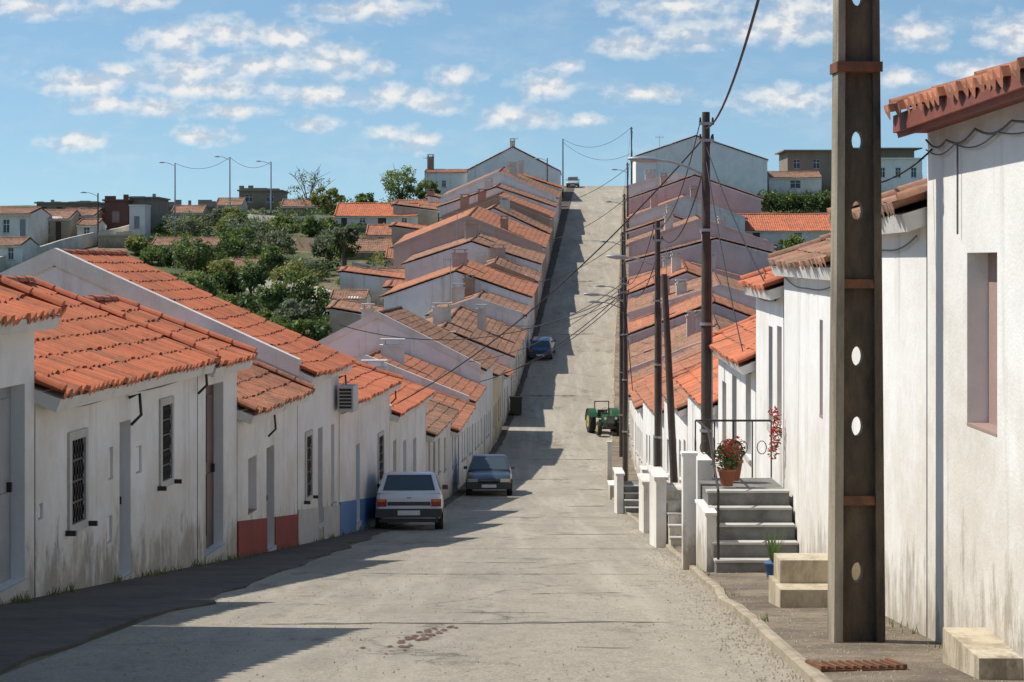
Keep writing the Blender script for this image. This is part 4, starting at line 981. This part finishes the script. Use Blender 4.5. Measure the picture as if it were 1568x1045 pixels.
    m.obj('bumpers_and_mirrors', [M_plast], par, bevel=.02)
    m = MB(); z0 = .55
    for s in (-1, 1):
        a, b2 = sorted((s*w*.68, s*(w-.01)))
        m.box(a, b2, rb-.012, rb+.06, z0, z0+.17, 0); m.box(*sorted((s*w*.72, s*(w-.03))), rb-.016, rb-.0121, z0+.11, z0+.16, 1)
        a, b2 = sorted((s*w*.50, s*(w-.06)))
        m.box(a, b2, fb-.10, fb+.004, .50, .62, 2); m.box(*sorted((s*(w-.058), s*(w-.0))), fb-.14, fb-.03, .50, .61, 1)
    m.box(-.26, .26, rb-.085, rb-.071, .35, .46, 3); m.box(-.26, .26, fb+.071, fb+.085, .31, .42, 3)
    m.box(-w*.48, w*.48, fb-.05, fb+.006, .52, .60, 4)
    for k in range(3): m.box(-w*.46, w*.46, fb+.006, fb+.012, .535+k*.02, .54+k*.02, 5)
    m.box(-w*.66, w*.66, rb-.006, rb+.02, .57, .66, 4); m.box(-.05, .05, rb-.02, rb, .74, .77, 5)
    m.obj('lights_and_plates', [M_tail, M_amber, M_head, M_plate, M_plast, M_metal], par, bevel=.006)
    return par
hd = lambda f, Y: -math.atan((f(Y+3)-f(Y-3))/6)
car('parked_car', sx(626, 47.5), 48.3, .03, carpaint('white_car_paint', (.72, .73, .74)), 'hatch')
car('parked_car', sx(749, 72), 72.5, math.pi+hd(LE, 72)+.04, carpaint('dark_car_paint', (.03, .038, .055)), 'sedan')
car('parked_car', sx(831, 136), 137.5, hd(LE, 137)-.03, carpaint('blue_car_paint', (.03, .09, .25)), 'hatch')
car('parked_car', sx(878, 252), 254, math.pi+hd(LE, 200), carpaint('silver_car_paint', (.4, .42, .42)), 'hatch')
def tractor(X, Y, yaw):
    g = prof(Y); par = empty('green_tractor', (X, Y, g+.01), (.0, 0, yaw)); gp = carpaint('tractor_green', (.02, .10, .03), .4)
    def wheel(m, x, y, r, w, lugs):
        s = 1 if x > 0 else -1
        m.tube([(x-w/2, y, r), (x-w/2+.03, y, r), (x+w/2-.03, y, r), (x+w/2, y, r)], [r*.86, r*.96, r*.96, r*.86], 24, 0)
        m.tube([(x+s*w*.3, y, r), (x+s*w*.52, y, r)], [r*.55, r*.5], 18, 1); m.tube([(x+s*w*.5, y, r), (x+s*w*.6, y, r)], [r*.2, r*.15], 10, 1)
        for k in range(lugs):
            a = k*2*math.pi/lugs
            for q, off in ((-1, 0), (1, .5)):
                aa = a+off*2*math.pi/lugs; c, s2 = math.cos(aa), math.sin(aa); c1, s1 = math.cos(aa+.14), math.sin(aa+.14)
                m.hexa([(x, y+c*r*.94, r+s2*r*.94), (x+q*w*.48, y+c1*r*.92, r+s1*r*.92), (x+q*w*.48, y+math.cos(aa+.22)*r*.92, r+math.sin(aa+.22)*r*.92), (x, y+math.cos(aa+.09)*r*.94, r+math.sin(aa+.09)*r*.94),
                        (x, y+c*r*1.01, r+s2*r*1.01), (x+q*w*.46, y+c1*r*1.0, r+s1*r*1.0), (x+q*w*.46, y+math.cos(aa+.22)*r, r+math.sin(aa+.22)*r), (x, y+math.cos(aa+.09)*r*1.01, r+math.sin(aa+.09)*r*1.01)], 0)
    m = MB(); 
    for s in (-1, 1): wheel(m, s*.66, -.75, .66, .36, 16); wheel(m, s*.58, 1.1, .40, .22, 12)
    m.obj('wheels', [M_rub, simple('rim_yellow', (.45, .4, .1))], par)
    m = MB()
    m.box(-.23, .23, .1, 1.45, .68, 1.12, 0); m.box(-.25, .25, .05, .2, .62, 1.2, 0)
    for s in (-1, 1):
        arc = [(y_, z_) for y_, z_ in [(-.75+.74*math.cos(t), .66+.74*math.sin(t)) for t in [k*math.pi/8 for k in range(1, 9)]]]
        rows = [[(s*.42, y_, z_) for y_, z_ in arc], [(s*.86, y_, z_) for y_, z_ in arc]]; m.grid(rows, 0, None, True)
        m.poly([(s*.42, y_, z_) for y_, z_ in arc]+[(s*.42, -1.4, .7)], 0)
    m.box(-.3, .3, -.75, -.35, .85, .93, 2); m.box(-.28, .28, -.85, -.76, .93, 1.3, 2)
    m.box(-.2, .2, -.9, .1, .42, .75, 1); m.box(-.5, .5, 1.03, 1.17, .36, .48, 1); m.box(-.18, .18, .2, 1.4, .42, .66, 1)
    m.obj('hood_and_fenders', [gp, M_iron, M_plast], par, bevel=.03)
    m = MB(); m.box(-.19, .19, 1.452, 1.47, .72, 1.06, 1)
    for k in range(5): m.box(-.18, .18, 1.471, 1.48, .75+k*.06, .765+k*.06, 0)
    for s in (-1, 1): m.tube([(s*.3, 1.42, .98), (s*.3, 1.5, .98)], [.07, .075], 12, 2)
    m.tube([(.0, .9, 1.1), (.0, .9, 1.55)], .03, 8, 1)
    m.tube([(0, .15, 1.15), (0, -.1, 1.32)], .02, 6, 1); m.tube([(.17*math.cos(k*.63), -.12+.06*math.sin(k*.63), 1.33+.12*math.sin(k*.63)) for k in range(11)], .014, 5, 1)
    for s in (-1, 1): m.tube([(s*.4, -.95, .9), (s*.4, -.98, 1.75)], .03, 6, 1)
    m.tube([(-.42, -.98, 1.75), (.42, -.98, 1.75)], .03, 6, 1)
    m.obj('grille_and_controls', [M_metal, M_iron, M_head], par)
tractor(sx(928, 110), 111, math.pi+.22+hd(RE, 110))
m = MB(); par = empty('waste_bin', (sx(790, 118), 118, prof(118))); m.box(-.35, .35, -.35, .35, .1, 1.0, 0); m.box(-.39, .39, -.39, .39, 1.001, 1.08, 0); m.box(-.3, .3, .3, .36, .0, .099, 0); m.obj('bin_body', [M_iron], par, bevel=.03)
for (X, Y, z, h) in ((sx(787, 237), 237, sz(228, 237), 1.3), (sx(1010, 240), 240, sz(232, 240), 1.8), (sx(655, 236), 236, sz(262, 236), 1.6), (sx(268, 170), 170, ground(sx(268, 170), 170)+2, 3.5), (sx(1030, 120), 125, -1.5, 2.4), (sx(690, 130), 130, -2.0, 2.2), (sx(700, 160), 160, 1.8, 2.2), (sx(1085, 150), 150, 1.2, 2.6)):
    par = empty('tv_antenna', (X, Y, z)); m = MB(); m.tube([(0, 0, -1.6), (0, 0, h)], .025, 5, 0); m.tube([(-.5, 0, h-.1), (.5, 0, h-.1)], .018, 5, 0)
    for k in range(7): m.tube([(-.48+k*.16, -.3+.02*k, h-.1), (-.48+k*.16, .3-.02*k, h-.1)], .01, 4, 0); m.tube([(-.48+k*.16, 0, h-.25), (-.48+k*.16, 0, h+.05)], .01, 4, 0)
    m.obj('mast_and_elements', [M_metal], par)
# ------------------------------------------------------------------ light and sky
EL, AZ = math.radians(54), math.radians(8)
sd = Vector((-math.cos(EL)*math.cos(AZ), math.cos(EL)*math.sin(AZ), math.sin(EL)))
sun = bpy.data.lights.new('sun', 'SUN'); sun.energy = 5.0; sun.angle = math.radians(.5); sun.color = (1, .94, .84)
so = bpy.data.objects.new('sun', sun); scene.collection.objects.link(so); so.rotation_euler = sd.to_track_quat('Z', 'Y').to_euler(); so.location = (-20, 10, 40)
w = bpy.data.worlds.new('World'); w.name = 'sky'; scene.world = w; w.use_nodes = True; nt = w.node_tree; nt.nodes.clear()
w.cycles.sampling_method = 'MANUAL'; w.cycles.sample_map_resolution = 256
out = N(nt, 'ShaderNodeOutputWorld'); bg = N(nt, 'ShaderNodeBackground'); bg.inputs[1].default_value = .118
sky = N(nt, 'ShaderNodeTexSky', sky_type='NISHITA'); sky.sun_disc = False; sky.sun_elevation = EL
sky.sun_rotation = math.atan2(sd.x, sd.y); sky.altitude = 200; sky.air_density = 1.0; sky.dust_density = .5; sky.ozone_density = 1.0
tc = N(nt, 'ShaderNodeTexCoord'); sxyz = N(nt, 'ShaderNodeSeparateXYZ'); nt.links.new(tc.outputs['Generated'], sxyz.inputs[0])
z2 = mth(nt, 'ADD', mth(nt, 'MULTIPLY', sxyz.outputs[2], 1.2), .085)
cx = N(nt, 'ShaderNodeCombineXYZ'); nt.links.new(sxyz.outputs[0], cx.inputs[0]); nt.links.new(sxyz.outputs[1], cx.inputs[1]); nt.links.new(z2, cx.inputs[2])
nrm = N(nt, 'ShaderNodeVectorMath', operation='NORMALIZE'); nt.links.new(cx.outputs[0], nrm.inputs[0]); nt.links.new(nrm.outputs[0], sky.inputs[0])
nt.links.new(mixc(nt, 1.0, sky.outputs[0], (.96, 1.12, 1.12), 'MULTIPLY'), bg.inputs[0])
yy = mth(nt, 'MAXIMUM', sxyz.outputs[1], .05)
qx = mth(nt, 'MULTIPLY', mth(nt, 'DIVIDE', sxyz.outputs[0], yy), 30.49); qz = mth(nt, 'MULTIPLY', mth(nt, 'DIVIDE', sxyz.outputs[2], yy), 30.49)
q = N(nt, 'ShaderNodeCombineXYZ'); nt.links.new(qx, q.inputs[0]); nt.links.new(qz, q.inputs[1]); Q = q.outputs[0]
blobs = [(345, 50, 60, 20), (270, 62, 50, 24), (440, 58, 50, 18), (510, 92, 55, 24), (400, 100, 85, 17), (290, 108, 65, 20), (125, 128, 55, 18), (195, 113, 40, 17), (330, 137, 90, 13), (160, 160, 45, 12), (245, 163, 45, 14), (350, 170, 55, 10),
 (115, 217, 38, 14), (310, 208, 38, 12), (560, 14, 80, 15), (490, 146, 70, 13), (600, 148, 42, 15), (655, 158, 45, 13), (698, 118, 33, 15), (835, 133, 40, 19), (790, 180, 50, 14), (640, 215, 34, 15), (490, 190, 38, 9), (590, 205, 24, 9),
 (970, 66, 55, 17), (1050, 52, 55, 20), (1000, 143, 65, 11), (1205, 153, 75, 19), (1180, 42, 90, 22), (1240, 15, 70, 22), (1030, 12, 80, 16), (870, 100, 18, 10), (1550, 55, 50, 28), (1500, 108, 50, 14), (1385, 120, 35, 14), (50, 12, 65, 14), (210, 4, 55, 10), (1400, 50, 45, 20), (900, 185, 30, 9), (575, 105, 18, 14)]
dmin = None
def cn(loc, det):
    n_ = N(nt, 'ShaderNodeTexNoise'); n_.inputs['Scale'].default_value = 2.5; n_.inputs['Detail'].default_value = det; n_.inputs['Roughness'].default_value = .54
    mp = N(nt, 'ShaderNodeMapping'); mp.inputs['Scale'].default_value = (1, 1.45, 1); mp.inputs['Location'].default_value = loc; nt.links.new(Q, mp.inputs[0]); nt.links.new(mp.outputs[0], n_.inputs['Vector']); return n_.outputs['Fac']
n1 = cn((0, 0, 0), 6); n2 = cn((.07, -.18, 0), 3)
for (u, v, ru, rv) in blobs:
    s = N(nt, 'ShaderNodeVectorMath', operation='SUBTRACT'); nt.links.new(Q, s.inputs[0]); s.inputs[1].default_value = ((u-784)/100, (400-v)/100, 0)
    mu = N(nt, 'ShaderNodeVectorMath', operation='MULTIPLY'); nt.links.new(s.outputs[0], mu.inputs[0]); mu.inputs[1].default_value = (100/ru, 100/rv, 0)
    ln = N(nt, 'ShaderNodeVectorMath', operation='LENGTH'); nt.links.new(mu.outputs[0], ln.inputs[0])
    dmin = ln.outputs['Value'] if dmin is None else mth(nt, 'SMOOTH_MIN', dmin, ln.outputs['Value'], .25)
f = mth(nt, 'ADD', dmin, mth(nt, 'MULTIPLY', mth(nt, 'SUBTRACT', n1, .5), 2.8))
den = mrange(nt, f, 1.6, .15, 0, .92)
wisp = mrange(nt, nz(nt, .7, 5, .6, Q, (1, 3.0, 1)), .45, .8, 0, .22)
den = mth(nt, 'MAXIMUM', den, wisp)
den = mth(nt, 'MULTIPLY', den, mrange(nt, sxyz.outputs[1], .1, .3)); den = mth(nt, 'MULTIPLY', den, mrange(nt, sxyz.outputs[2], .02, .05))
sh = mrange(nt, mth(nt, 'SUBTRACT', n2, n1), -.10, .08)
bc = N(nt, 'ShaderNodeBackground'); bc.inputs[1].default_value = 1.0; nt.links.new(mixc(nt, sh, (.56, .62, .71), (.90, .885, .86)), bc.inputs[0])
mx = N(nt, 'ShaderNodeMixShader'); nt.links.new(den, mx.inputs[0]); nt.links.new(bg.outputs[0], mx.inputs[1]); nt.links.new(bc.outputs[0], mx.inputs[2]); nt.links.new(mx.outputs[0], out.inputs[0])
scene.view_settings.view_transform = 'Standard'; scene.view_settings.look = 'None'; scene.view_settings.exposure = 0
cam = bpy.data.cameras.new('camera'); cam.lens = 70; cam.sensor_width = 36; cam.shift_y = -122.5/1568; cam.clip_end = 9000; cam.clip_start = .1
co = bpy.data.objects.new('camera', cam); scene.collection.objects.link(co); co.rotation_euler = (math.radians(90), 0, 0); scene.camera = co
